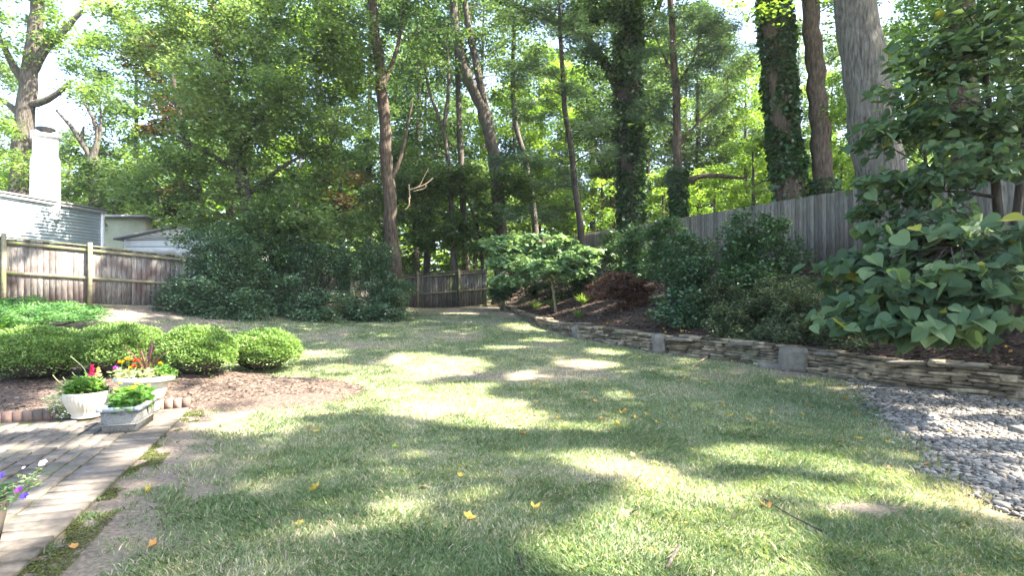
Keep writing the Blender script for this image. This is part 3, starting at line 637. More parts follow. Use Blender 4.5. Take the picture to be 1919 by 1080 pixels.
# ---------------------------------------------------------------- unseen canopy, its leaves cut by masks to place shade and sun flecks
LIT = [  # px, py, rx, ry, rot(deg) : sun flecks that reach the ground
 (505, 772, 110, 17, -12), (620, 748, 90, 15, -5), (700, 733, 90, 16, 0), (800, 742, 110, 14, 5), (900, 768, 90, 17, 8), (985, 785, 55, 9, 8), (640, 722, 60, 8, 0), (735, 705, 70, 10, 0), (800, 680, 80, 11, 0), (860, 690, 50, 8, -6), (870, 596, 45, 6, 4), (990, 615, 40, 4, 5), (880, 725, 40, 6, 0), (980, 704, 20, 6, 0),
 (580, 665, 50, 5, 0), (640, 690, 50, 5, 0), (500, 650, 30, 4, 0), (1100, 682, 50, 6, 3), (1130, 660, 30, 4, 3), (1160, 735, 24, 5, 4), (1010, 640, 30, 3, 0), (940, 650, 30, 3, 0), (1330, 720, 14, 4, 0),
 (1420, 848, 70, 15, 6), (1490, 862, 55, 14, 4), (1225, 885, 60, 12, 10), (1130, 870, 50, 13, 0), (1290, 925, 80, 16, 14), (1370, 965, 110, 20, 8), (1180, 960, 80, 18, 0), (1080, 985, 60, 15, 0), (720, 965, 50, 14, 0), (760, 940, 30, 10, 0), (560, 980, 30, 8, 0), (1330, 1030, 130, 20, 4), (1440, 940, 50, 10, 14), (1120, 800, 24, 7, 0), (1520, 770, 20, 6, 0),
 (1650, 900, 70, 10, 14), (1740, 925, 60, 12, 14), (1860, 940, 70, 16, 12), (1600, 940, 40, 8, 0),
 (1700, 780, 50, 8, 16), (1760, 795, 70, 10, 16), (1850, 820, 80, 16, 12), (1910, 850, 40, 12, 10), (1640, 765, 30, 5, 10), (1660, 725, 40, 4, 5), (1800, 740, 40, 3, 5), (1540, 755, 14, 5, 0), (1560, 960, 30, 8, 0),
 (100, 950, 90, 18, -26), (40, 1000, 70, 14, -26), (260, 855, 60, 5, -20), (30, 845, 60, 6, -5), (140, 835, 70, 4, -5), (270, 845, 40, 4, -5), (70, 802, 90, 5, 0), (160, 790, 40, 14, 0), (290, 780, 30, 20, 0), (480, 712, 110, 9, -5), (420, 745, 90, 13, -5), (540, 735, 60, 8, 0), (340, 770, 30, 12, 0), (250, 740, 60, 30, 0), (150, 760, 50, 25, 0), (50, 775, 40, 6, 0),
 (60, 640, 80, 22, 0), (200, 640, 60, 12, 0), (350, 655, 40, 12, 0), (470, 665, 50, 25, 0), (210, 595, 50, 8, 0), (60, 580, 70, 12, 0), (390, 670, 30, 20, 0), (500, 690, 50, 12, 0),
 (1040, 580, 60, 6, 0), (1120, 577, 50, 4, 0), (1000, 592, 30, 3, 0), (1850, 640, 60, 5, 8), (1780, 665, 60, 4, 8)]
LITW = [(5.3, 6.1, 1.1, .35), (4.9, 4.9, .8, .25), (6.2, 7.4, .7, .2), (-.5, 20.2, 1.9, .65), (-8.7, 9.4, 1.2, .55), (-7.4, 9.6, .6, .4), (-6.1, 9.7, .55, .35), (-4.9, 9.9, .85, .6), (-5.2, 7.5, .9, .5), (-9.5, 12.5, 1.2, .5), (2.0, 19.4, 1.2, .5), (1.3, 20.6, .9, .6), (6.2, 8.6, .25, .3), (.6, 5.6, .7, .25), (2.2, 4.6, .9, .22), (3.2, 5.0, .5, .2), (-.6, 4.3, .5, .25)]
LITP = [[(405, 815), (480, 812), (560, 803), (572, 778), (505, 760), (425, 770)], [(575, 758), (640, 762), (700, 764), (720, 778), (800, 785), (850, 797), (940, 808), (1055, 795), (1005, 765), (940, 748), (850, 737), (800, 724), (720, 692), (640, 702), (595, 724), (565, 745)],
 [(740, 660), (820, 665), (900, 672), (905, 700), (820, 700), (745, 690)], [(1240, 900), (1330, 925), (1480, 1000), (1560, 1040), (1500, 1075), (1300, 1000)], [(1000, 1000), (1140, 960), (1230, 985), (1380, 1075), (1050, 1075)]]
def litness(px, py):
    r = np.zeros(px.shape)
    for q_ in LITP: r = np.maximum(r, inpoly(px, py, q_) * 1.)
    for cx, cy, rx, ry, ro in LIT:
        rx = rx * 1.2 + 3; ry = ry * 1.3 + 1; a = math.radians(ro); dx = px - cx; dy = py - cy; u_ = (dx * math.cos(a) + dy * math.sin(a)) / rx; v_ = (-dx * math.sin(a) + dy * math.cos(a)) / ry
        r = np.maximum(r, np.clip((1.25 - (u_ * u_ + v_ * v_)) / .5, 0, 1))
    return r
def ground_hit(p):
    z0 = np.full(len(p), .3)
    for _ in range(4):
        t = (p[:, 2] - z0) / SUN[2]; q = p - SUN * t[:, None]; z0 = .5 * z0 + .5 * H(q[:, 0], q[:, 1])
    return q, z0
TALL = []      # filled with (root empty, trunk node list) for big trees
def build_canopy():
    sp = .62; q = []
    for x in np.arange(-19, 14, sp):
        for y in np.arange(-1, 31, sp):
            q.append((x + U(-.25, .25), y + U(-.25, .25)))
    q = np.array(q); n = len(q)
    tid = rng.integers(0, 1, n); hgt = 15.5 + 5 * fbm(q[:, 0] * .25, q[:, 1] * .25, 21) + U(-.6, 1.6, n)
    c_ = np.stack([q[:, 0], q[:, 1], np.zeros(n)], 1) + SUN[None] * (hgt / SUN[2])[:, None]
    trunks = np.array([[t[1][0], t[1][1]] for t in TALL])
    own = np.argmin(np.linalg.norm(c_[:, None, :2] - trunks[None], axis=2) * np.array([t[3] for t in TALL])[None], axis=1)
    p, dd, ti = clump_points(c_, .6, 60, .8); po = np.repeat(own, 60)
    hit, hz = ground_hit(p); py_ok = hit[:, 1] > 2.2
    px = CX + hit[:, 0] / np.maximum(hit[:, 1], .5) * F; py = HZ - (hz - EYE) / np.maximum(hit[:, 1], .5) * F
    l = 0
    for ox, oy in ((0, 0), (.1, 0), (-.1, 0), (0, .08), (0, -.08)):
        hy = np.maximum(hit[:, 1] + oy, .5); l = np.maximum(l, litness(CX + (hit[:, 0] + ox) / hy * F, HZ - (hz - EYE) / hy * F))
    l = l * py_ok
    for cx, cy, rx, ry in LITW: l = np.maximum(l, np.clip((1.2 - ((hit[:, 0] - cx) / rx) ** 2 - ((hit[:, 1] - cy) / ry) ** 2) / .4, 0, 1))
    gaps = np.clip((fbm(hit[:, 0] * 1.6, hit[:, 1] * 1.6, 31) - .68) * 6, 0, .8)
    out_ = ~py_ok | (px < -30) | (px > 1950)
    gaps = np.where(out_, np.clip((fbm(hit[:, 0] * .9, hit[:, 1] * .9, 33) - .43) * 7, 0, 1), gaps)
    # beyond the lawn the canopy is open enough to let the rear trees catch the sun
    gaps = np.where((hit[:, 1] > 24), .8, gaps)
    keep = rng.random(len(p)) > np.maximum(l * .985, gaps)
    # nothing may hang into the open view
    vis = ((p[:, 2] - EYE) / np.maximum(p[:, 1], .1) < .545) & (np.abs(p[:, 0]) < p[:, 1] * .95)
    keep &= ~vis
    for i, (t, b, stems, _) in enumerate(TALL):
        sel = keep & (po == i)
        if sel.sum() < 10: continue
        cc_ = c_[(own == i)]; visc = ((cc_[:, 2] - EYE) / np.maximum(cc_[:, 1], .1) < .56) & (np.abs(cc_[:, 0]) < cc_[:, 1] * 1.0); cc_ = cc_[~visc][::7]
        # branch skeleton
        mb = MB(); N = np.concatenate([resample(s_[0], .8) for s_ in stems]); N = N[N[:, 2] > 8] if (N[:, 2] > 8).any() else N[-3:]
        Rr = np.full(len(N), .22)
        for c0 in cc_[np.argsort(np.linalg.norm(cc_[:, :2] - np.array(b[:2]), axis=1))]:
            dv = c0 - N; dist = np.linalg.norm(dv, axis=1); j = int(np.argmin(dist + np.clip(-dv[:, 2], 0, 9))); L = dist[j]; m_ = max(3, int(L) + 2); u_ = np.linspace(0, 1, m_)[:, None]
            qq = N[j] + (c0 - N[j]) * u_ + np.array([0, 0, L * .1]) * 4 * u_ * (1 - u_); r0 = min(Rr[j] * .7, .02 + .015 * L); r = np.maximum(r0 * (1 - .8 * u_[:, 0]), .01)
            vq = ((qq[:, 2] - EYE) / np.maximum(qq[:, 1], .1) < .54) & (np.abs(qq[:, 0]) < qq[:, 1] * .93)
            mb.tube(qq, r, 4); N = np.concatenate([N, qq[1:]]); Rr = np.concatenate([Rr, r[1:]])
        mb.build('upper_limbs', M['bark'], t, smooth=True)
        leaf_obj('shade_crown', p[sel], .27, .75, M['leaf_oak'], t, -.5, .3, .5, tint=ti[sel])  # leaves kept only where the masks want shade on the ground

# ---------------------------------------------------------------- the big trees at the right
t, st = tree('tall_tree', 'huge grey furrowed trunk rising in front of the grey fence, behind the broad leaved shrub', 'tree', 12.7,
    [([(1668, 420), (1655, 330), (1640, 250), (1622, 120), (1607, 0), (1590, -150), (1580, -400), (1600, -700)], .52, .3)], [], 0, 0, 0, 0, 'leaf_oak', 'bark_big')
TALL.append((t, st[0][0][0], st, 1.0))
t, st = tree('ivy_clad_tree', 'thick trunk wrapped in dark ivy with bare bark at its foot, behind the grey fence', 'tree', 20.3,
    [([(1480, 372), (1474, 300), (1466, 200), (1460, 100), (1452, 0), (1446, -150), (1440, -400)], .54, .33)], [(1560, -20, 20, 2, 1.5, .8), (1420, -10, 19, 1.2, 1.2, .8)], 16, 60, .6, .16, 'leaf_lime', 'bark_warm')
ivy(t, st[0][0], .46, 5.6, 30, 17000, .15); ivy(t, st[0][0], .5, 2, 6.6, 900, .15); TALL.append((t, st[0][0][0], st, 1.1))
t, st = tree('tall_tree', 'straight bare brown trunk between the ivy clad tree and the huge grey trunk', 'tree', 20,
    [([(1545, 365), (1538, 250), (1530, 120), (1522, 0), (1515, -200), (1510, -400)], .36, .22)], [(1600, 60, 20, 1.3, 1, 1.5), (1570, 200, 20, 1, 1, 1.2)], 22, 60, .6, .15, 'leaf_lime', 'bark_warm')
ivy(t, st[0][0], .36, 3, 6.0, 1500, .13); TALL.append((t, st[0][0][0], st, 1.1))
t, st = tree('tall_tree', 'dark trunk half hidden behind the upper leaves of the broad leaved shrub', 'tree', 19,
    [([(1815, 300), (1810, 150), (1803, 0), (1795, -200), (1790, -350)], .5, .3)], [], 0, 0, 0, 0, 'leaf_oak', 'bark_warm'); TALL.append((t, st[0][0][0], st, 1.0))
for bx, by, lab in ((15.5, 3.9, 'unseen tall tree added to cast shade, right of the gravel'), (22.0, 1.0, 'unseen tall tree added to cast shade, far off at the right'), (20., 14., 'unseen tall tree added to cast shade, beyond the grey fence'), (11.5, -3.5, 'unseen tall tree added to cast shade, behind the camera at the right')):  # out of view, added to carry the shading canopy
    bz = Z(bx, by); t = thing('tall_tree', lab, 'tree', (bx, by, bz)); pts = [np.array([bx, by, bz - .2]), np.array([bx + .2, by, bz + 6]), np.array([bx - .2, by + .3, bz + 12]), np.array([bx, by, bz + 18])]
    mb = MB(); grow(mb, [(pts, .45, .2)], np.zeros((0, 3))); mb.build('trunk', M['bark'], t, smooth=True); TALL.append((t, (bx, by, bz), [(pts, .45, .2)], 1.0))
build_canopy()

# ---------------------------------------------------------------- middle and left trees
tree('leafy_oak', 'tall pale barked oak with spreading limbs behind the white chimney at the far left', 'tree', 30,
     [([(36, 380), (40, 280), (45, 200), (52, 130), (62, 60), (70, -30)], .62, .3), ([(50, 140), (80, 85), (110, 60), (150, 18)], .3, .1), ([(46, 195), (75, 195), (105, 175), (130, 150)], .24, .08), ([(47, 160), (20, 120), (-10, 60)], .25, .1), ([(42, 220), (10, 190), (-30, 170)], .2, .08)],
     [(70, 20, 30, 5, 3, 2), (165, 150, 29, 2.2, 2, 1.6), (200, 210, 29, 1.5, 1.5, 1), (0, 60, 30, 3, 3, 3), (10, 250, 28, 1.6, 1.5, 1.6), (0, 320, 28, 1.8, 1.5, 1.1), (110, 90, 31, 1.5, 1.5, 1.2), (250, 60, 30, 2, 2, 2)], 105, 120, .75, .19, 'leaf_oak', 'bark')
tree('forked_tree', 'small bare forked grey tree right of the white chimney', 'tree', 28,
     [([(178, 330), (172, 295)], .32, .28), ([(172, 298), (150, 262), (128, 232), (103, 205)], .17, .06), ([(172, 298), (184, 262), (183, 235), (165, 205), (150, 185)], .17, .05), ([(150, 262), (152, 245), (155, 236)], .1, .05), ([(184, 262), (190, 210), (186, 190)], .08, .03)],
     [(190, 175, 28, 1.2, 1, .8), (230, 320, 27, 1.5, 1, 1.6), (150, 340, 27, 1.5, 1, 1)], 30, 90, .6, .15, 'leaf_maple', 'bark', frac=.6)
tree('maple_tree', 'broad dense green maple filling the left middle above the holly', 'tree', 21.5,
     [([(475, 430), (455, 350), (440, 270), (420, 180), (400, 60), (390, -80)], .3, .14), ([(445, 300), (480, 220), (560, 150)], .14, .05), ([(450, 330), (400, 290), (320, 250)], .12, .04), ([(430, 230), (350, 120), (300, 20)], .14, .05), ([(460, 370), (540, 300), (620, 270)], .1, .04)],
     [(300, 40, 21, 2.3, 2, 1.5), (430, 40, 21, 2.5, 2, 1.6), (560, 60, 21.5, 2.6, 2, 1.7), (640, 110, 22, 1.4, 1.5, 2), (440, 160, 20, 2.8, 2, 1.8), (560, 210, 21, 2.2, 2, 1.6), (380, 260, 20, 2.2, 1.6, 1.5), (300, 330, 21, 1.8, 1.5, 1.3), (450, 340, 21, 2.2, 1.6, 1.2), (570, 320, 22, 2., 1.5, 1.1), (250, 350, 22, 1, 1, 1), (330, 160, 21, 1.4, 1.2, 1.2), (420, 405, 20, 1.4, 1, .8), (540, 400, 20, 1.4, 1, .7), (350, 430, 20, .9, .8, .5), (610, 440, 20.5, 1., .8, .8), (490, 440, 19.4, .9, .6, .5)],
     400, 120, .7, .15, 'leaf_big', 'bark')
tree('magnolia_tree', 'dark bronze leaved tree showing through behind the broad green maple', 'tree', 25,
     [([(380, 430), (360, 300), (330, 200), (310, 60)], .25, .08)], [(305, 85, 25, 1.3, 1, .8), (290, 240, 25, 1.5, 1.2, 1), (330, 190, 25, 1.2, 1, .8), (430, 200, 25, 1.5, 1, 1.5), (360, 380, 25, 1.8, 1, 1.1), (640, 350, 26, 1.2, 1, 1.2), (270, 120, 25, 1, 1, .7)], 75, 90, .6, .17, 'leaf_brown', 'bark_dark')
tree('tall_tree', 'slim straight trunk with a sunlit orange streak rising from the right end of the holly', 'tree', 23.5,
     [([(744, 560), (738, 480), (731, 400), (726, 320), (720, 230), (713, 140), (698, 40), (692, -80), (690, -200)], .31, .17), ([(733, 335), (752, 305), (760, 250), (772, 190)], .1, .04), ([(716, 160), (740, 110), (752, 50), (757, -20)], .11, .05), ([(712, 130), (660, 60), (630, 20)], .08, .03)],
     [(690, -60, 23.5, 4, 3, 2.2), (620, 60, 23, 2, 1.5, 1.6), (780, 40, 24, 2.2, 1.5, 1.6), (700, 130, 24, 1.3, 1.2, 1.2)], 110, 90, .7, .15, 'leaf_deep', 'bark_warm')
tree('tall_tree', 'leaning grey trunk that splits into two stems above the dark far fence', 'tree', 30,
     [([(940, 480), (934, 380), (925, 290), (915, 235), (893, 180), (868, 120), (853, 50), (846, -60)], .42, .22), ([(917, 240), (903, 170), (886, 90), (874, 30), (866, -60)], .24, .13)],
     [(860, -60, 30, 4.5, 3, 2.5), (820, 60, 30, 2, 2, 1.5), (940, 70, 30, 2, 2, 1.8)], 80, 100, .85, .18, 'leaf_maple', 'bark')
tree('slender_tree', 'thin straight grey trunk just left of the leaning split trunk', 'tree', 31,
     [([(872, 480), (866, 350), (861, 240), (857, 130), (852, 0)], .22, .12)], [(855, 80, 31, 2, 1.5, 3), (800, 250, 30, 1.8, 1.5, 1.8)], 55, 90, .8, .17, 'leaf_deep', 'bark')
tree('slender_tree', 'thin crooked trunk leaning left between the slim straight trunk and the split trunk', 'tree', 29,
     [([(850, 470), (843, 330), (832, 240), (805, 180), (795, 120)], .2, .06), ([(832, 240), (842, 150), (835, 40)], .12, .05)], [(800, 130, 29, 1.6, 1.3, 1.8), (850, 330, 29, 1.6, 1.3, 1.3), (780, 330, 28, 1.2, 1, 1.8)], 60, 90, .7, .16, 'leaf_maple', 'bark')
tree('slender_tree', 'pale thin trunk leaning left in the sunlit gap left of the wispy pine', 'tree', 32,
     [([(1008, 460), (997, 370), (985, 300), (966, 235), (960, 150), (965, 20)], .2, .1)], [(960, 120, 32, 1.7, 1.5, 3), (1000, 40, 32, 2, 1.5, 2)], 50, 90, .8, .18, 'leaf_maple', 'bark')
tree('pine_tree', 'thin dark crooked pine with wispy blue green boughs left of the thick ivy trunk', 'pine', 25,
     [([(1090, 440), (1082, 380), (1074, 320), (1070, 262), (1058, 210), (1054, 130), (1050, 40), (1048, -80)], .17, .07)],
     [(1000, 210, 25, 1.2, 1, .5), (1110, 230, 25, 1.1, 1, .5), (1000, 130, 25, 1.4, 1, .5), (1090, 60, 25, 1.5, 1, .8), (1010, 300, 25, 1.4, 1, .5), (1130, 290, 25, .9, 1, .4), (1000, 400, 25, 1.4, 1, .6), (1010, 20, 25, 1.8, 1, .7), (1060, 170, 25, 1.2, 1, .5), (1050, 340, 25.5, 1.3, 1, .5), (960, 300, 26, 1.2, 1, .6)], 185, 170, .6, .17, 'leaf_pine', 'bark_dark', wd=.14, flat=.3, zlo=-.4, zhi=.3)
t, st = tree('ivy_clad_tree', 'thick dark ivy covered trunk in the middle right with a long limb arching left', 'tree', 27,
     [([(1183, 440), (1183, 330), (1180, 220), (1178, 120), (1176, 0), (1175, -120)], .62, .45), ([(1172, 190), (1150, 145), (1122, 95), (1092, 58), (1050, 42), (1000, 22), (940, -8), (900, -40)], .24, .1), ([(1178, 60), (1120, 20), (1100, -40)], .22, .1), ([(1180, 90), (1230, 30), (1250, -40)], .2, .1)],
     [(1180, -60, 27, 4, 3, 2.3), (1150, 20, 26.5, 2, 1.5, 1.2), (1230, 60, 26.5, 1.4, 1.3, 1.3), (1130, 230, 27, 1, 1, 1.2), (1215, 230, 26.5, 1, 1, 1.6), (990, 10, 27, 2, 1, .8), (1130, 120, 26.5, 1.2, 1, 1.2), (1100, 30, 27, 1.5, 1, 1)], 220, 90, .75, .17, 'leaf_deep', 'bark_dark')
ivy(t, st[0][0], .55, 3, 22, 12000, .18)
t, st = tree('cedar_tree', 'slim brown cedar with upswept branches and an ivy foot, right of the thick trunk', 'tree', 23,
     [([(1273, 410), (1270, 300), (1270, 200), (1264, 110), (1258, 0), (1254, -100)], .22, .1), ([(1278, 345), (1298, 330), (1330, 323), (1362, 332), (1395, 334)], .13, .06), ([(1272, 240), (1240, 215), (1215, 190)], .06, .02), ([(1274, 270), (1310, 225), (1360, 185)], .06, .02), ([(1268, 160), (1305, 110), (1315, 60)], .06, .02), ([(1266, 140), (1235, 90), (1222, 40)], .06, .02)],
     [(1330, 110, 23, 1.2, 1, .8), (1225, 120, 23, 1.1, 1, .8), (1290, 40, 23, 1.8, 1, .7), (1340, 190, 23, 1, 1, .5), (1220, 210, 23, .8, .8, .6), (1240, 330, 23, .7, .7, .9), (1350, 40, 23, 1.5, 1, .6), (1390, 100, 23.5, 1, 1, .6), (1280, 160, 23, 1, 1, .5)], 140, 170, .5, .15, 'leaf_pine', 'bark_warm', wd=.18, flat=.5)
ivy(t, st[0][0], .26, 2.5, 6.8, 3500, .15)

# background trees: three built once and copied
def arche(name, cat, hgt, crown_r, leaf, bark, L, ncl, per, crad, low=.25):
    t = thing(name, 'x', cat, (0, 0, 0)); C = []
    k = ncl; zz = U(low * hgt, hgt, k); rr = crown_r * np.sin(np.clip((zz / hgt - low) / (1 - low), .05, .97) * math.pi) ** .5 * U(.2, 1, k) ** .5; th = U(0, 6.28, k)
    C = np.stack([rr * np.cos(th), rr * np.sin(th), zz], 1)
    pts = [np.array([0, 0, -.3]), np.array([.1, 0, hgt * .3]), np.array([-.15, .2, hgt * .6]), np.array([.1, 0, hgt * .95])]
    mb = MB(); grow(mb, [(pts, .012 * hgt + .08, .05)], C, .7); mb.build('trunk', M[bark], t, smooth=True)
    p, dd, ti = clump_points(C, crad * U(.7, 1.3, k), per, .6); leaf_obj('crown', p, L, .6, M[leaf], t, tint=ti)
    return t
def copy_tree(src, loc, rz, s, label, group):
    r = src.copy(); COL.objects.link(r); r.location = loc; r.rotation_euler.z = rz; r.scale = (s, s, s * U(.9, 1.1)); r['label'] = label; r['group'] = group
    for ch in list(src.children):
        c_ = ch.copy(); COL.objects.link(c_); c_.parent = r
    return r
def place_first(src, loc, rz, s, label, group):
    src.location = loc; src.rotation_euler.z = rz; src.scale = (s, s, s); src['label'] = label; src['group'] = group; return src
tree('understorey_maple', 'spreading green maple hanging its layered boughs over the dark far fence', 'tree', 28.6, [([(905, 500), (900, 440), (880, 380), (850, 330)], .12, .04), ([(895, 430), (840, 400), (790, 390)], .05, .02)],
     [(810, 400, 28.6, 1.5, 1, .7), (870, 430, 28.3, 1.6, 1, .6), (930, 400, 28.6, 1.4, 1, .7), (850, 340, 28.8, 1.6, 1, .8), (800, 450, 28.5, 1.2, .9, .5), (900, 465, 28.2, 1.2, .8, .35), (770, 350, 29, 1.1, 1, .8), (950, 340, 29, 1.2, 1, .8), (1000, 360, 29, 1.2, 1, .8)], 190, 85, .55, .17, 'leaf_maple', 'bark_dark', flat=.4)
A1 = arche('woodland_tree', 'tree', 23, 4.6, 'leaf_maple', 'bark', .27, 150, 130, 1.15, .22)
A2 = arche('woodland_tree', 'tree', 21, 4.4, 'leaf_lime', 'bark', .27, 140, 130, 1.1, .2)
A3 = arche('woodland_tree', 'tree', 25, 4.2, 'leaf_deep', 'bark_dark', .27, 140, 130, 1.1, .3)
used = set()
def bgtree(A, px, d, s, label):
    x = (px - CX) / F * d; loc = (x, d, Z(x, d)); rz = U(0, 6.28); grp = 'woodland trees beyond the fences'
    (place_first if id(A) not in used else copy_tree).__call__(*((A, loc, rz, s, label, grp))); used.add(id(A))
for A, px, d, s, lab in (
    (A1, 250, 36, .75, 'green woodland tree beyond the pale garage'),
    (A3, 430, 35, .9, 'dark woodland tree deep behind the left half of the maple'),
    (A2, 590, 38, .9, 'yellow green woodland tree between the maple and the slim straight trunk'),
    (A1, 690, 44, 1, 'green woodland tree far behind the slim straight trunk'),
    (A2, 800, 48, .95, 'yellow green woodland tree seen past the thin crooked trunk'),
    (A3, 905, 46, 1, 'dark woodland tree far behind the leaning split trunk'),
    (A2, 1010, 50, .95, 'yellow green woodland tree far behind the pale leaning trunk'),
    (A1, 1110, 52, 1, 'green woodland tree far behind the wispy pine'),
    (A2, 1215, 43, .8, 'yellow green woodland tree between the thick ivy trunk and the cedar'),
    (A2, 1335, 50, .8, 'yellow green woodland tree right of the cedar above the grey fence'),
    (A1, 1430, 55, .78, 'green woodland tree far behind the ivy clad tree by the fence'),
    (A2, 1560, 42, .72, 'yellow green woodland tree behind the bare brown trunk'),
    (A1, 1680, 40, .8, 'green woodland tree behind the huge grey trunk'),
    (A2, 1770, 32, .75, 'yellow green woodland tree behind the upper broad leaves'),
    (A1, 1880, 30, .85, 'green woodland tree at the far right edge behind the fence'),
    (A3, 1150, 37, .8, 'dark woodland tree just behind the thick ivy trunk'), (A3, 1310, 39, .75, 'dark woodland tree just right of the cedar'), (A3, 780, 37, .8, 'dark woodland tree right of the slim straight trunk'),
    (A3, 1960, 24, .8, 'dark woodland tree at the very right edge behind the fence'),
    (A2, 1060, 45, .85, 'yellow green woodland tree between the wispy pine and the pale leaning trunk'), (A1, 1290, 46, .95, 'green woodland tree directly behind the cedar'), (A2, 1400, 40, .72, 'yellow green woodland tree left of the ivy clad tree by the fence'), (A1, 1500, 48, .85, 'green woodland tree between the ivy clad tree and the bare brown trunk'), (A2, 960, 40, .72, 'yellow green woodland tree right of the leaning split trunk'), (A1, 500, 42, 1, 'green woodland tree behind the middle of the maple'),
    (A1, 130, 48, .62, 'green woodland tree far behind the white chimney'),
    (A1, -60, 42, .8, 'green woodland tree at the far left edge behind the blue house')):
    bgtree(A, px, d, s, lab)
# lower sunlit understorey trees
B1 = arche('understorey_tree', 'tree', 8, 3.0, 'leaf_lime', 'bark', .2, 80, 120, .75, .08)
B2 = arche('understorey_tree', 'tree', 8, 2.8, 'leaf_maple', 'bark', .19, 85, 120, .75, .06)
def under(A, px, d, s, lab):
    x = (px - CX) / F * d; loc = (x, d, Z(x, d)); rz = U(0, 6.28)
    if id(A) not in used: place_first(A, loc, rz, s, lab, 'low trees beyond the fences')
    else: copy_tree(A, loc, rz, s, lab, 'low trees beyond the fences')
    used.add(id(A))
for A, px, d, s, lab in ((B2, 205, 27, .75, 'low bushy green tree directly right of the white chimney'), (B2, 290, 29, .85, 'low green tree above the pale garage'), (B2, 640, 31, 1.0, 'low green tree left of the slim straight trunk above the holly'),
    (B1, 560, 34, 1.1, 'low yellow green tree glowing behind the holly and maple'), (B2, 800, 31, .95, 'low green tree over the left end of the dark far fence'), (B2, 890, 32.5, .95, 'low green tree over the right end of the dark far fence'), (B1, 990, 38, 1, 'low yellow green tree behind the pale small dogwood'),
    (B1, 1125, 37, .9, 'low yellow green tree left of the thick ivy trunk above the grey fence'), (B1, 1240, 36, .8, 'low yellow green tree between the ivy trunk and cedar feet'), (B1, 1340, 34, .75, 'low yellow green tree above the fence under the cedar limb'), (B1, 1410, 27, .75, 'low yellow green tree directly left of the ivy clad tree by the fence'),
    (B1, 1580, 24, .6, 'low yellow green tree between the bare brown and huge grey trunks'), (B2, 1730, 21, .7, 'low green tree behind the fence right of the huge grey trunk'), (B2, 1900, 18, .6, 'low green tree over the fence at the right edge'), (B2, 720, 33, 1.1, 'low green tree right behind the slim straight trunk'), (B2, 430, 27, .9, 'low green tree behind the left fence under the maple'), (B1, 60, 34, .8, 'low yellow green tree behind the house left of the chimney')):
    under(A, px, d, s, lab)
# far woods as one mass
n = 60000; th = U(-1.15, 1.15, n); dd_ = U(62, 75, n); zz = U(1, 17, n) * (0.6 + .6 * fbm(th * 12, th * 0, 40)); pp = np.stack([np.sin(th) * dd_, np.cos(th) * dd_, zz], 1)
tag(leaf_obj('far_woods', pp, .95, .7, M['leaf_lime'], None), 'distant mass of sunlit woodland closing the view behind the trees', 'woods', kind='stuff')

# dead branch caught in the tree
t = thing('dead_branch', 'pale dead branch hanging beside the slim straight trunk', 'branch', tuple(P(790, 350, 22.5)))
mb = MB(); d = 22.5
for pts, r in (([(766, 370), (768, 385), (759, 393)], .03), ([(766, 345), (768, 372)], .03), ([(768, 355), (785, 350), (798, 345), (812, 333)], .035), ([(785, 350), (795, 330), (803, 315)], .02), ([(798, 345), (800, 352), (775, 358)], .02)): mb.tube(resample(pxpath(pts, d), .1), r * .7, 6)
mb.build('wood', M['deadwood'], t, smooth=True)

# ---------------------------------------------------------------- dogwood, japanese maple
d = 20.
tree('dogwood_tree', 'small tree with pale layered leaves catching the sun beside the stone wall', 'tree', d,
     [([(1042, 560), (1037, 545), (1033, 528), (1028, 500), (1022, 480), (1018, 455)], .045, .02), ([(1033, 528), (1000, 505), (950, 490)], .02, .008), ([(1033, 525), (1070, 500), (1100, 490)], .02, .008)],
     [(990, 495, d, 1.3, .8, .25), (1060, 485, d, 1.1, .8, .25), (1030, 510, d - .4, 1.1, .6, .2), (950, 492, d, .8, .6, .25), (1000, 465, d + .2, 1.4, .8, .3), (960, 525, d - .3, .6, .5, .14), (1085, 505, d, .5, .5, .15), (1020, 448, d + .4, 1.1, .8, .2), (950, 450, d + .5, .8, .7, .2), (1095, 470, d, .4, .5, .15)], 210, 62, .34, .17, 'leaf_dogwood', 'stem', flat=.45, zlo=-.6, zhi=.2, tilt=.5)
b = G(1166, 583); d = b[1]
tree('japanese_maple', 'low weeping dark red laceleaf maple on the mulch bank above the wall', 'tree', d,
     [([(1166, 582), (1167, 565), (1164, 545), (1160, 530)], .035, .02)],
     [(1160, 530, d, .75, .6, .26), (1135, 545, d, .5, .5, .25), (1195, 548, d, .6, .5, .22), (1160, 512, d, .45, .4, .12), (1185, 570, d, .5, .4, .1)], 95, 130, .2, .085, 'leaf_red', 'stem', wd=.3, flat=.5, zlo=-1.2, zhi=-.1, tilt=.8)

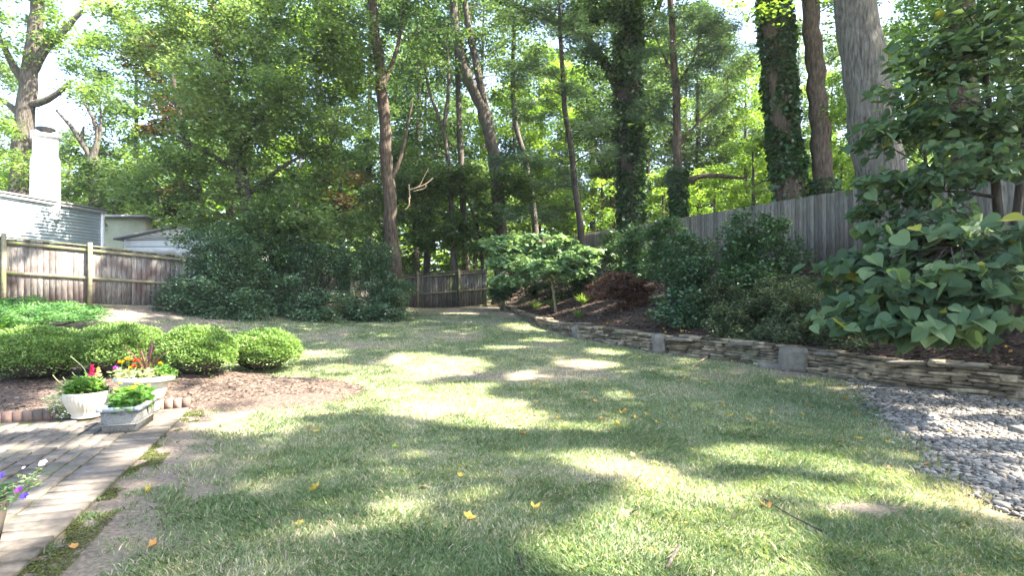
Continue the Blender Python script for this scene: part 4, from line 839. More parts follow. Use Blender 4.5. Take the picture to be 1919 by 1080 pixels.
# ---------------------------------------------------------------- shrubs
def shrub(name, label, cat, base, blobs, ncl, per, crad, L, leaf, wd=.5, flat=.8, group=None, nstem=6, zlo=-.4, zhi=.6, outw=.6, tilt=.5, root=None):
    t = thing(name, label, cat, tuple(base), group); C = blob_centers(blobs, ncl); base = np.array([C[:, 0].mean(), C[:, 1].mean(), 0]); base[2] = float(GH(base[0], base[1])); t.location = tuple(base)
    zg = GH(C[:, 0], C[:, 1]) + crad * .4; C[:, 2] = np.maximum(C[:, 2], zg)
    mb = MB(); cen = C.mean(0); sel = C[rng.permutation(len(C))[:max(nstem * 6, 10)]]
    paths = []
    for k in range(nstem):
        e = sel[k % len(sel)]; b0 = base + np.array([U(-.12, .12), U(-.12, .12), -.05]); m_ = (b0 + e) / 2 + [0, 0, .1]; paths.append(([b0, m_, e], .018 + .006 * np.linalg.norm(e - b0), .008))
    grow(mb, paths, sel, 1, .006, flare=False); mb.build('stems', M['bark_dark'], t)
    p, dd, ti = clump_points(C, crad * U(.7, 1.3, len(C)), per, flat); p[:, 2] = np.maximum(p[:, 2], GH(p[:, 0], p[:, 1]) + .02)
    out = p - (cen - [0, 0, .3]); out /= np.linalg.norm(out, axis=1)[:, None] + 1e-6
    leaf_obj('foliage', p, L, wd, M[leaf], t, zlo, zhi, tilt, out=out, outw=outw, tint=ti); return t
def sb(px, py, d, rx, ry, rz): return (px, py, d, rx, ry, rz)
# holly masses
shrub('holly_bush', 'tall dark glossy holly at the left end, overlapping the board fence', 'holly', G(400, 601), [sb(375, 545, 17.6, 1.2, .9, .9), sb(430, 500, 18.2, 1.3, .9, 1.1), sb(400, 455, 18.8, 1.1, .8, .7), sb(350, 570, 17.5, .6, .6, .5), sb(450, 570, 17.6, 1.2, .8, .5), sb(340, 590, 17.3, .9, .5, .3), sb(430, 592, 17.4, 1.2, .5, .3)], 330, 95, .3, .085, 'leaf_holly')
shrub('holly_bush', 'dark glossy holly in the middle of the row under the maple', 'holly', G(560, 602), [sb(540, 550, 19, 1.5, .9, .8), sb(600, 500, 20, 1.5, .9, 1.0), sb(520, 470, 20, 1.2, .8, .9), sb(590, 570, 19, 1.4, .8, .5), sb(560, 592, 18.6, 1.6, .5, .3)], 300, 95, .32, .09, 'leaf_holly')
shrub('holly_bush', 'dark glossy holly at the right end of the row beside the slim trunk', 'holly', G(700, 598), [sb(690, 560, 20.2, 1.3, .8, .7), sb(670, 510, 21, 1.1, .8, .8), sb(735, 545, 21, .7, .7, .8), sb(700, 480, 21.5, .9, .7, .7), sb(700, 588, 19.6, 1.3, .5, .3)], 260, 95, .3, .09, 'leaf_holly')
shrub('holly_bush', 'paler green leafy shrub rising above the middle of the holly row', 'shrub', G(500, 600), [sb(500, 420, 20, 1.4, .8, 1.0), sb(560, 440, 21, 1.3, .8, 1.0), sb(470, 460, 20, .8, .6, .6), sb(640, 430, 22, 1.3, .8, 1.1)], 130, 90, .4, .13, 'leaf_maple')
shrub('rhododendron_bush', 'rounded grey green bush in front of the right end of the dark far fence', 'shrub', G(935, 572), [sb(935, 548, 24.5, .55, .5, .45), sb(950, 535, 25, .5, .5, .4)], 40, 80, .22, .15, 'leaf_holly', wd=.3)
shrub('dark_bush', 'very dark low bush in the shade beneath the pale dogwood', 'shrub', G(1000, 572), [sb(985, 545, 24, 1.0, .6, .5), sb(1060, 535, 23.5, 1.2, .6, .6), sb(1090, 510, 24, 1, .6, .7)], 110, 70, .3, .12, 'leaf_ivy')
shrub('laurel_bush', 'upright green laurel against the fence, left one of the laurels', 'laurel', G(1160, 522), [sb(1150, 470, 20.5, .5, .5, .7), sb(1165, 495, 20.3, .5, .5, .5)], 50, 80, .25, .14, 'leaf_laurel', wd=.32)
shrub('laurel_bush', 'taller upright green laurel right behind the dark red maple', 'laurel', G(1195, 530), [sb(1190, 465, 18.5, .5, .5, .75), sb(1198, 500, 18.3, .5, .5, .45)], 60, 80, .25, .14, 'leaf_laurel', wd=.32)
shrub('laurel_bush', 'large broad laurel leaning on the fence right of the smaller laurels', 'laurel', G(1265, 540), [sb(1255, 450, 16, .7, .6, .6), sb(1290, 480, 15.8, .7, .6, .6), sb(1240, 500, 15.8, .5, .5, .4)], 95, 85, .25, .13, 'leaf_laurel', wd=.34)
shrub('camellia_bush', 'big glossy dark camellia reaching down to the mulch in the middle of the bank', 'camellia', G(1282, 610), [sb(1282, 560, 13.3, .7, .6, .5), sb(1290, 510, 13.6, .65, .6, .5), sb(1262, 590, 13.1, .45, .5, .25), sb(1320, 590, 13., .5, .5, .3), sb(1280, 470, 14, .45, .5, .4)], 150, 85, .2, .09, 'leaf_holly', wd=.5)
shrub('airy_shrub', 'airy open shrub with pale lit leaves standing tall in front of the fence boards', 'shrub', G(1430, 560), [sb(1420, 430, 13.6, .9, .5, .45), sb(1450, 480, 13.3, .85, .5, .5), sb(1390, 480, 13.5, .6, .5, .5), sb(1400, 520, 13., .7, .5, .3)], 150, 55, .24, .1, 'leaf_laurel', wd=.5)
shrub('azalea_bush', 'wide fine leaved olive azalea left of the square boulder, overhanging the wall', 'azalea', G(1400, 640), [sb(1395, 590, 12.3, .7, .5, .45), sb(1450, 570, 12.2, .8, .6, .5), sb(1380, 625, 11.9, .5, .4, .2), sb(1440, 625, 11.4, .6, .4, .25), sb(1360, 560, 12.8, .6, .5, .45), sb(1480, 545, 12.6, .8, .5, .4), sb(1370, 600, 12., .5, .4, .35)], 290, 110, .18, .062, 'leaf_azalea', wd=.45)
shrub('azalea_bush', 'fine leaved azalea above the square boulder beside the broad leaved shrub', 'azalea', G(1530, 645), [sb(1520, 580, 11, .7, .5, .55), sb(1560, 600, 10.6, .6, .5, .45), sb(1500, 625, 10.8, .6, .4, .25), sb(1585, 635, 10.2, .4, .4, .2), sb(1570, 545, 11.6, .8, .5, .35), sb(1500, 570, 11.6, .6, .5, .5)], 270, 110, .18, .062, 'leaf_azalea', wd=.45)
# big leaved shrub at the right
bb = np.array([7.7, 8.7, Z(7.7, 8.7)])
t = thing('redbud_tree', 'broad heart leaved shrub arching over the wall and gravel at the right', 'tree', tuple(bb))
blobs = [sb(1700, 560, 7.4, .85, .6, .25), sb(1620, 600, 7.7, .55, .5, .14), sb(1800, 600, 6.9, .8, .6, .2), sb(1760, 520, 7.2, .9, .6, .25), sb(1860, 520, 6.9, .8, .6, .3), sb(1640, 480, 7.9, .5, .5, .22), sb(1760, 445, 7.8, .8, .5, .2), sb(1880, 440, 7.1, .7, .5, .22), sb(1600, 545, 8., .5, .4, .2),sb(1690,610,7.2,.5,.4,.16),
         sb(1720, 340, 8.2, .8, .6, .25), sb(1840, 300, 8, .9, .6, .3), sb(1760, 230, 8.3, .9, .6, .35), sb(1880, 200, 8, .9, .6, .4), sb(1700, 170, 8.5, .5, .5, .3), sb(1820, 110, 8.3, 1, .6, .35), sb(1760, 90, 8.6, .7, .5, .25), sb(1900, 40, 8.2, .9, .6, .4), sb(1660, 250, 8.4, .35, .4, .3), sb(1660,390,8.2,.5,.4,.15), sb(1790,20,8.5,.7,.5,.2), sb(1690, 425, 8, .5, .4, .2), sb(1640, 340, 8.4, .45, .4, .15), sb(1770, 390, 8, .6, .5, .2), sb(1590, 500, 8.1, .35, .3, .12)]
C = np.concatenate([blob_centers(blobs[:10], 200), blob_centers(blobs[10:], 300)])
mb = MB(); st = [([bb - [0, 0, .1], bb + [-.3, -.2, 1.0], bb + [-.6, -.5, 2.4], bb + [-.6, -.3, 4.2]], .09, .03), ([bb - [0, 0, .1], bb + [-.1, -.6, .8], bb + [-.9, -1.2, 1.3], bb + [-1.9, -1.4, 1.2]], .06, .02), ([bb - [0, 0, .1], bb + [.2, .1, 1.5], bb + [.1, -.2, 3.], bb + [.1, -.5, 4.6]], .08, .03)]
grow(mb, st, C, .9, .008); mb.build('branches', M['bark_dark'], t, smooth=True)
p, dd, ti = clump_points(C, .3 * U(.8, 1.3, len(C)), 9, .35); n = len(p); out = p - (bb + [0, 0, 1.2]); out[:, 2] *= .2; out /= np.linalg.norm(out, axis=1)[:, None] + 1e-6
tt, s_, nr = orient(n, -.9, .0, .4, out, .7)
LL = np.where(p[:, 2] < 2.6, U(.09, .25, n), U(.08, .18, n)); V, Fh, _ = hearts(p, LL, tt, s_, nr); ti = np.clip(ti + rng.normal(size=n) * .2, 0, .93); ti = np.where(rng.random(n) < .01, 1, ti)
me = mesh('leaves', V - np.array(t.location), Fh, M['leaf_redbud'], np.concatenate([ti, ti]), smooth=True); obj('leaves', me, t)

# front clipped hedge balls
def ball(px, pyt, pyb, wpx, lab, d=None):
    b = G(px, pyb, GH); d = b[1] + .45; k = F / d; R = wpx / k / 2 * 1.03; cz = EYE + (HZ - pyt) / F * d; hh = cz - b[2]
    t = thing('clipped_box_bush', lab, 'bush', (float((px - CX) / F * d), d, float(b[2]) - .04), 'clipped bushes in a row behind the patio')
    n = 26000; dv = rng.normal(size=(n, 3)); dv[:, 2] = np.abs(dv[:, 2]) * 1.2 - .25; dv /= np.linalg.norm(dv, axis=1)[:, None]
    lump = 1 + .14 * (fbm(dv[:, 0] * 3 + px, dv[:, 1] * 3 + dv[:, 2] * 4, 11) - .5) * 2
    rr = lump * (1 - .18 * U(0, 1, n) ** 2 + .05 * rng.random(n) + .07 * (rng.random(n) < .06))
    sq = np.abs(dv) ** .9 * np.sign(dv); sq /= np.maximum(np.linalg.norm(sq, axis=1)[:, None], 1e-6)
    pos = sq * rr[:, None] * np.array([R, R * .85, hh * .52]) + np.array([0, 0, hh * .5]) + np.array(t.location)
    leaf_obj('foliage', pos, .04, .45, M['leaf_box'], t, -.1, .9, .8, out=dv, outw=.9)
    mb = MB()
    th_ = np.linspace(0, math.pi, 9); V = []; 
    mb.lathe((0, 0, 0), [(R * .8 * math.sin(a_), hh * .5 - hh * .42 * math.cos(a_)) for a_ in th_], 20, sy=.85); mb.build('inner_twigs', M['bark_dark'], t, world=False)
    return t
ball(68, 612, 722, 172, 'clipped bush at the far left, widest and brightest on top')
ball(225, 606, 712, 150, 'clipped bush behind the flower pots, second from the left')
ball(368, 612, 714, 138, 'clipped bush right of the pots, third from the left')
ball(492, 616, 703, 130, 'clipped bush at the right end of the row beside the mulch mound')
# yew carpet and edge plant
b = G(80, 600, GH); shrub('spreading_yew', 'low spreading bright green evergreen mat below the left fence', 'shrub', b, [sb(40, 592, 12.0, 1.6, 1.2, .2), sb(110, 586, 13, 1.1, .9, .22), sb(0, 575, 13.2, 1.3, 1, .25), sb(140, 577, 13.8, .5, .5, .15)], 230, 110, .26, .07, 'leaf_yew', wd=.3, flat=.35, zlo=-.1, zhi=.3)
b = G(-10, 640, GH); shrub('leafy_plant', 'broad leaved plant cut by the left photo edge behind the hedge', 'plant', b, [sb(-8, 620, 9.9, .35, .3, .22)], 22, 30, .2, .13, 'leaf_lantana', wd=.4)
# strap leaved clumps
def straps(name, lab, cat, c_, n, L, wdt, mat, spread=1., up=.8, parent=None, grp=None, rb=.06):
    t = thing(name, lab, cat, tuple(c_), grp); V = []; Q = []; tn = []
    for k in range(n):
        th = U(0, 6.28); o_ = np.array([math.cos(th), math.sin(th), 0]); sd = np.array([-math.sin(th), math.cos(th), 0]); l = L * U(.6, 1.1); lean = spread * U(.2, 1); b0 = o_ * U(0, rb); m_ = 6
        for j in range(m_):
            u_ = j / (m_ - 1); q_ = b0 + o_ * lean * l * u_ ** 1.4 + np.array([0, 0, up * l * (u_ - .55 * spread * lean * u_ * u_)]); w_ = wdt * (1 - u_ ** 2 * .9) * .5; V += [q_ + sd * w_, q_ - sd * w_]
            if j: a_ = (k * m_ + j) * 2; Q.append([a_ - 2, a_ - 1, a_ + 1, a_]); tn.append(0)
        tn[-(m_ - 1):] = [U(0, 1)] * (m_ - 1)
    obj('leaves', mesh('leaves', np.array(V), np.array(Q), M[mat], tn), t); return t
for px, py, n_, L_, lab in ((1002, 580, 60, .5, 'bright strap leaved clump at the left end of the sunlit bank'), (1035, 577, 60, .5, 'strap leaved clump at the foot of the pale dogwood'), (1092, 572, 45, .55, 'long arching strap leaved clump left of the dark red maple'), (1085, 596, 40, .35, 'small shaded strap leaved clump above the small leaning boulder')):
    straps('daylily', lab, 'plant', G(px, py), n_ * 2, L_ * 1.2, .035, 'leaf_lily', grp='daylilies on the bank')

# ---------------------------------------------------------------- pots
PZ = .04
def pot_base(px, py): b = G(px, py, g); return np.array([b[0], b[1], b[2] + PZ])
def disc(mb, c_, r, z, k=24, sx=1, sy=1, rz=0): mb.lathe(c_, [(0.001, z), (r, z)], k, sx=sx, sy=sy, rz=rz)
b = pot_base(164, 788); pr = thing('ribbed_flower_pot', 'round cream flower pot with vertical ribs standing left of the square planter', 'pot', tuple(b))
mb = MB(); mb.lathe(b, [(.0, 0, 0), (.155, 0, 0), (.165, .02, 0), (.15, .03, 0), (.19, .1, 1), (.235, .2, 1), (.25, .27, 1), (.245, .3, .5), (.25, .315, 0), (.24, .325, 0), (.225, .31, 0), (.22, .25, 0)], 144, 36, .012); mb.build('body', M['pot_cream'], pr, smooth=True)
mb = MB(); disc(mb, b, .228, .29); mb.build('soil', M['soil'], pr)
rib_b = b
b = pot_base(272, 777); big_b = b; pr = thing('wide_urn', 'large wide rimmed white urn behind the square planter', 'pot', tuple(b))
mb = MB(); mb.lathe(b, [(0, 0), (.17, 0), (.2, .02), (.2, .1), (.22, .16), (.25, .18), (.26, .2), (.32, .36), (.34, .38), (.335, .4)], 56, sx=.9, sy=.75); mb.build('body', M['pot_white'], pr, smooth=True)
mb = MB(); mb.lathe(b, [(.335, .395), (.385, .4), (.4, .42), (.4, .445), (.385, .465), (.35, .468), (.33, .45), (.325, .4)], 56, sx=.9, sy=.75); mb.build('rim', M['pot_white'], pr, smooth=True)
mb = MB(); disc(mb, b, .33, .435, sx=.9, sy=.75); mb.build('soil', M['soil'], pr)
q0 = pot_base(200, 823); q1 = pot_base(257, 816); rz = math.radians(17); ux = np.array([math.cos(rz), math.sin(rz), 0]); uy = np.array([-math.sin(rz), math.cos(rz), 0])
wl, dl = .33, .6; cb_ = q1 - ux * wl / 2 + uy * dl / 2; pl = thing('square_planter', 'grey cast stone trough planter with a smooth rim at the front of the pots', 'planter', tuple(cb_))
mb = MB(); mb.box(cb_ + [0, 0, .12], wl + .03, dl + .03, .24, rz, taper=.92); mb.box(cb_ + [0, 0, .085], wl + .035, dl + .035, .012, rz, taper=.98); mb.build('body', M['pot_grey'], pl)
mb = MB()
for s_, w_, l_ in ((ux, .05, dl + .1), (-ux, .05, dl + .1)): mb.box(cb_ + s_ * (wl / 2 + .015) + [0, 0, .262], .06, l_, .045, rz)
for s_ in (uy, -uy): mb.box(cb_ + s_ * (dl / 2 + .015) + [0, 0, .2605], wl - .03, .06, .045, rz)
mb.build('rim', M['pot_rim'], pl)
mb = MB(); mb.box(cb_ + [0, 0, .235], wl - .02, dl - .02, .01, rz); mb.build('soil', M['soil'], pl)
pd_c = P(-62, 1010, 3.25); pd_c[2] = .04; pd = thing('dark_flower_pot', 'dark tapered planter cut by the lower left photo corner', 'pot', tuple(pd_c))
mb = MB(); mb.box(pd_c + [0, 0, .155], .3, .3, .31, .35, taper=.72); mb.build('body', M['pot_dark'], pd)
mb = MB(); mb.box(pd_c + [0, 0, .315], .27, .27, .012, .35); mb.build('soil', M['soil'], pd)
def bloom(parent, c_, r, mat, n=26, flat=.6):
    c_ = np.asarray(c_); d_ = rng.normal(size=(n, 3)); d_[:, 2] = np.abs(d_[:, 2]) * flat; d_ /= np.linalg.norm(d_, axis=1)[:, None]
    t_, s2, nr_ = orient(n, .0, .4, .3, d_, 2.); V, Q = diamonds(np.repeat(c_[None], n, 0) + d_ * r * .1, np.full(n, r), .8, t_, s2, nr_, .3)
    obj('flower', mesh('flower', V - np.array(parent.location), Q, M[mat], U(0, 1, n)), parent)
def stemline(parent, a, b_, r=.004, mat='leaf_lantana'):
    mb = MB(); q_ = resample([a, (np.asarray(a) + b_) / 2 + [U(-.02, .02), U(-.02, .02), .01], b_], .04); mb.tube(q_, r, 4); return mb
# urn planting
ub = big_b + [0, 0, .44]; t = thing('marigold_planting', 'mixed orange, yellow and red flowers filling the wide urn', 'flowers', tuple(ub))
p, _, ti = clump_points(ub + np.stack([U(-.3, .3, 26), U(-.2, .2, 26), U(.0, .09, 26)], 1), .09, 60, .8); leaf_obj('foliage', p, .055, .4, M['leaf_silver'], t, -.3, .7, .6, tint=ti)
p, _, ti = clump_points(ub + np.array([[.26, 0, .08], [.3, .05, .05], [.22, .0, .12], [-.1, .1, .14], [-.05, .05, .16]]), .09, 80, .9); leaf_obj('green_foliage', p, .06, .4, M['leaf_lantana'], t, -.2, .8, .6, tint=ti)
dU = ub[1]
for px, py, m_, r_ in ((228, 680, 'fl_orange', .04), (241, 674, 'fl_orange', .04), (257, 677, 'fl_red', .042), (252, 688, 'fl_red', .035), (218, 691, 'fl_violet', .04), (221, 704, 'fl_yellow', .042), (240, 698, 'fl_yellow', .036), (301, 682, 'fl_orange', .03), (245, 690, 'fl_yellow', .025)):
    c_ = P(px, py, dU - .08 + U(-.05, .05)); bloom(t, c_, r_, m_); stemline(t, c_ - [0, 0, .12], c_, .004).build('flower_stem', M['leaf_lantana'], t)
b_ = P(276, 708, dU); b_[2] = ub[2]; straps('spiky_cordyline', 'spiky plant with long purple brown blades rising from the wide urn', 'plant', b_, 30, .66, .022, 'leaf_purple', .8, 1.0, rb=.02)
# celosia pot
rb_ = rib_b + [0, 0, .3]; t = thing('celosia_plant', 'pink plumed plant with trailing greenery in the ribbed cream pot', 'flowers', tuple(rb_)); dR = rb_[1]
p, _, ti = clump_points(rb_ + np.stack([U(-.2, .2, 22), U(-.16, .16, 22), U(0, .16, 22)], 1), .09, 55, .9); leaf_obj('foliage', p, .075, .3, M['leaf_lantana'], t, -.3, .9, .6, tint=ti)
p, _, ti = clump_points(rb_ + np.stack([U(-.24, .0, 8), U(-.16, .16, 8), U(0, .12, 8)], 1), .1, 50, .9); leaf_obj('silver_foliage', p, .05, .3, M['leaf_silver'], t, -.3, .9, .6, tint=ti)
for px, py, m_, hh in ((174, 700, 'fl_pink', .14), (185, 702, 'fl_cream', .12)):
    base_ = P(px, py + 6, dR - .03)
    n = 90; u_ = U(0, 1, n); th = U(0, 6.28, n); d_ = np.stack([np.cos(th), np.sin(th), np.full(n, .5)], 1); pos = base_ + np.stack([np.cos(th), np.sin(th), 0 * th], 1) * ((1 - u_) * .03)[:, None] + np.array([0, 0, 1]) * (u_ * hh)[:, None]
    tt, s2, nr_ = orient(n, .4, 1, .3, d_, .6); V, Q = diamonds(pos, np.full(n, .03), .6, tt, s2, nr_); obj('flower_plume', mesh('flower_plume', V - np.array(t.location), Q, M[m_], U(0, 1, n)), t); stemline(t, base_ - [0, 0, .2], base_, .005).build('flower_stem', M['leaf_lantana'], t)
mb = MB()
for pts in ([(160, 735), (135, 728), (112, 718), (100, 703)], [(158, 735), (140, 722), (122, 715), (119, 707)], [(170, 720), (160, 690), (145, 678), (133, 668)], [(160, 730), (150, 712), (136, 698)]):
    mb.tube(resample([P(*q_, dR) for q_ in pts], .05), .005, 4)
mb.build('flower_stem', M['leaf_silver'], t)
c_ = P(112, 785, dR - .0); c_[2] = PZ; t = thing('white_trailing_plant', 'frothy white flowered plant spilling down left of the ribbed pot', 'flowers', tuple(c_))
cc_ = np.array([P(px, py, dR + U(-.1, .1)) for px, py in ((135, 748), (122, 745), (110, 750), (100, 762), (118, 765), (128, 770), (105, 780), (120, 785), (97, 745), (140, 757), (112, 772))])
p, _, ti = clump_points(cc_, .08, 75, .9); p[:, 2] = np.maximum(p[:, 2], .05); leaf_obj('foliage', p, .04, .4, M['leaf_silver'], t, -.4, .7, .7, tint=ti)
p, _, ti = clump_points(cc_, .095, 40, .9); p[:, 2] = np.maximum(p[:, 2], .05); leaf_obj('blossom', p, .022, .9, M['fl_white'], t, -.4, .7, .9)
# lantana in the square planter
lb = cb_ + [0, 0, .24]; t = thing('lantana_plant', 'bushy bright green plant with small yellow blooms in the grey trough planter', 'flowers', tuple(lb))
cc_ = lb + np.outer(U(-.14, .14, 26), ux) + np.outer(U(-.27, .27, 26), uy) + np.stack([0 * U(0, 1, 26), 0 * U(0, 1, 26), U(.02, .17, 26)], 1)
p, _, ti = clump_points(cc_, .09, 42, .8); leaf_obj('foliage', p, .085, .6, M['leaf_lantana'], t, -.4, .5, .5, tint=ti)
for k in range(9): bloom(t, cc_[k] + [0, 0, .1], .022, 'fl_yellow' if k % 3 else 'fl_cream', 14)
# petunias lower left
pb = pd_c + [0, 0, .32]; t = thing('petunia_plant', 'trailing petunias with blue, purple and lilac blooms in the dark corner planter', 'flowers', tuple(pb))
p, _, ti = clump_points(pb + np.stack([U(-.15, .17, 22), U(-.14, .14, 22), U(0, .1, 22)], 1), .08, 60, .9); leaf_obj('foliage', p, .045, .35, M['leaf_laurel'], t, -.3, .8, .7, tint=ti)
mb = MB(); dP = 3.2
for pts in ([(20, 950), (40, 920), (60, 905), (72, 885), (78, 870)], [(30, 940), (48, 915), (70, 912), (80, 905)], [(60, 905), (50, 895), (46, 890)], [(35, 930), (25, 915), (28, 905)]): mb.tube(resample([P(*q_, dP) for q_ in pts], .02), .004, 5)
mb.build('flower_stem', M['leaf_silver'], t)
p = np.array([P(px, py, dP) for px, py in ((45, 915), (50, 905), (60, 908), (66, 898), (72, 890), (78, 903), (62, 912), (40, 922), (74, 880), (47, 893), (30, 912), (55, 900), (68, 905))]); p = np.repeat(p, 5, 0) + rng.normal(size=(65, 3)) * .008
leaf_obj('stem_leaves', p, .035, .35, M['leaf_silver'], t, -.2, .8, .7)
def trumpet(parent, c_, r, mat, dr=(0, -.6, .8)):
    mb = MB(); k = 10; th = np.arange(k) / k * 6.283; dr = np.array(dr) / np.linalg.norm(dr); a_ = np.cross(dr, [1, 0, 0]); a_ /= np.linalg.norm(a_); b2 = np.cross(dr, a_); V = []
    for rr, z_ in ((.12, -.9), (.2, -.3), (.7, .05), (1, .1)):
        q_ = rr * r * (1 + (.12 * np.cos(th * 5) if rr == 1 else 0)); V.append(c_ + (np.outer(np.cos(th) * q_, a_) + np.outer(np.sin(th) * q_, b2)) + dr * z_ * r)
    i = np.arange(3)[:, None] * k + np.arange(k)[None]; j = np.arange(3)[:, None] * k + (np.arange(k)[None] + 1) % k; mb.add(np.concatenate(V), np.stack([i, j, j + k, i + k], -1).reshape(-1, 4), tint=.5); mb.build('flower', M[mat], parent, smooth=True)
for px, py, m_, r_ in ((83, 867, 'fl_lilac', .022), (48, 929, 'fl_blue', .022), (38, 917, 'fl_violet', .02), (4, 891, 'fl_blue', .022), (47, 876, 'fl_lilac', .009)): trumpet(t, P(px, py, dP - .02), r_, m_)

# ---------------------------------------------------------------- grass and mulch chips
def in_lawn(x, y):
    ok = (x < xw(y) + .02) & ~in_patio(x, y) & ~inpoly(x, y, gp)
    ok &= ~((x > -11) & (x < -1.8) & (y > 6.2) & (y < 11.5) & (behind_edge(x, y) > 0) & (mound(x, y) > g(x, y) + .005))
    return ok
n = 1150000; dd_ = 2.6 + (27.5 - 2.6) * U(0, 1, n) ** 1.75; rx_ = U(-1.0, 1.0, n); gx = rx_ * dd_ * .98; gy = dd_
k = in_lawn(gx, gy) & (gx > np.interp(gy, [0, 14, 15, 20, 28], [-20, -14, -13.7, -10, -5]))
bare = fbm(gx * .8, gy * .8, 51, 4); tuft = fbm(gx * 4, gy * 4, 61, 3)
prob = 1.0 - 1.0 * bareness(gx, gy) + 1.3 * (tuft - .5)
k &= rng.random(n) < prob; gx, gy, dd_, bare, tuft = gx[k], gy[k], dd_[k], bare[k], tuft[k]; n = len(gx)
sc = 1 + np.clip(dd_ - 5, 0, 20) * .06
ht = U(.014, .042, n) * (.55 + 1.0 * tuft) * np.where(rng.random(n) < .02, 1.5, 1) * (1 + .15 * (sc - 1)); wd_ = U(.0022, .0042, n) * sc
th = U(0, 6.28, n); lean = rng.normal(size=(n, 2)) * .55 * ht[:, None]; lean += .5 * ht[:, None] * np.stack([fbm(gx * 3, gy * 3, 71) - .5, fbm(gx * 3, gy * 3, 72) - .5], 1) * 3
b0 = np.stack([gx, gy, g(gx, gy) - .003], 1); sd = np.stack([np.cos(th), np.sin(th), 0 * th], 1) * wd_[:, None]
tip = b0 + np.stack([lean[:, 0], lean[:, 1], ht], 1); mid = b0 + np.stack([lean[:, 0] * .3, lean[:, 1] * .3, ht * .62], 1)
V = np.stack([b0 - sd, b0 + sd, mid + sd * .8, tip, mid - sd * .8], 1).reshape(-1, 3); i = np.arange(n)[:, None] * 5
dry = np.clip((bare - .42) * 1.6, 0, .5) + np.where(rng.random(n) < .22, .5, 0)
tint = np.clip(rng.normal(.3, .13, n) + .5 * (fbm(gx * .7, gy * .7, 81) - .5) + dry * .9, 0, 1)
me = mesh('grass', V, [np.concatenate([i, i + 1, i + 2, i + 3, i + 4], 1)], M['grass'], tint); tag(obj('grass', me), 'thin patchy lawn grass, green with straw coloured blades', 'grass', kind='stuff')
print('grass', n)
def chips(name, lab, x, y, zf, mat, L=(.015, .06)):
    n = len(x); p = np.stack([x, y, zf(x, y) + U(0.004, .018, n)], 1); t_, s2, nr_ = orient(n, -.25, .25, .35); l = U(*L, n)[:, None]; w_ = l * U(.12, .3, n)[:, None]
    V = np.stack([p - s2 * w_, p + t_ * l - s2 * w_ * .6, p + t_ * l + s2 * w_ * .6, p + s2 * w_], 1).reshape(-1, 3)
    tag(obj(name, mesh(name, V, np.arange(n * 4).reshape(-1, 4), mat, rng.beta(1.5, 2.5, n))), lab, 'mulch', kind='stuff')
n = 60000; x = U(-10, -2, n); y = U(6.3, 11, n); k = (behind_edge(x, y) > .05) & (mound(x, y) > g(x, y) - .01); x, y = x[k], y[k]
chips('mulch_chips', 'dry brown bark shreds on the mound and around the clipped bushes', x, y, mound, M['chip_dry'])
n = 60000; y = 5 + 20 * U(0, 1, n) ** 1.3; x = xw(y) + .1 + U(0, 1, n) ** 1.3 * (xf(y) - xw(y)) * .9; k = (x < y * 1.0)
chips('bark_mulch', 'dark bark shreds covering the bank above the stone wall', x[k], y[k], bank, M['chip'], (.02, .08))
# moss beside the patio
mb = MB(); n = 22000; s_ = U(-.2, 5.2, n); w_ = -U(0.0, .4, n) ** 1.4 * .8; pt = P0 + np.outer(s_, E) + np.outer(w_, WV); kk = fbm(pt[:, 0] * 4, pt[:, 1] * 4, 91) > .53; pt = pt[kk]
pp = np.stack([pt[:, 0], pt[:, 1], g(pt[:, 0], pt[:, 1]) + U(0, .008, len(pt))], 1)
M['leaf_moss'] = leaf_mat('moss tufts', [(.04, .05, .015), (.07, .085, .02), (.12, .135, .035)], .1, .9)
tag(leaf_obj('moss', pp, .014, .7, M['leaf_moss'], None, -.1, .9, .6), 'low green moss growing along the patio border', 'moss', kind='stuff')

# ---------------------------------------------------------------- fallen leaves
STAR = []
for k, r_ in enumerate([1, .62, .85, .6, .8, .5, .35, .5, .8, .6, .85, .62]): STAR.append((r_ * math.sin(k * math.pi / 6), r_ * math.cos(k * math.pi / 6)))
def leafmesh(mat, curl, shape=STAR):
    V = [[0, 0, .01]] + [[x_ * .5, y_ * .5, .02 + curl * (x_ * x_ * .9 - .3 * y_ + .2 * y_ * y_ + U(-.05, .05))] for x_, y_ in shape]; n = len(shape)
    me = mesh('fallen_leaf', np.array(V), [[0, k + 1, (k + 1) % n + 1] for k in range(n)], M[mat], np.full(n, U(0, 1)), True); return me
LM = {}
for m_ in ('fall_yellow', 'fall_orange', 'fall_brown', 'fall_pale', 'fall_green'): LM[m_] = [leafmesh(m_, c_) for c_ in (.25, .5, .8)]
def fallen(px, py, m_, s_, lab, grp, f=None, rz=None):
    b = G(px, py, f or GH); o = bpy.data.objects.new('fallen_leaf', LM[m_][rng.integers(0, 3)]); link(o); o.location = (b[0], b[1], b[2] + .015); o.scale = (s_, s_, s_); o.rotation_euler = (U(-.5, .5), U(-.5, .5), U(0, 6.28)); tag(o, lab, 'leaf', grp)
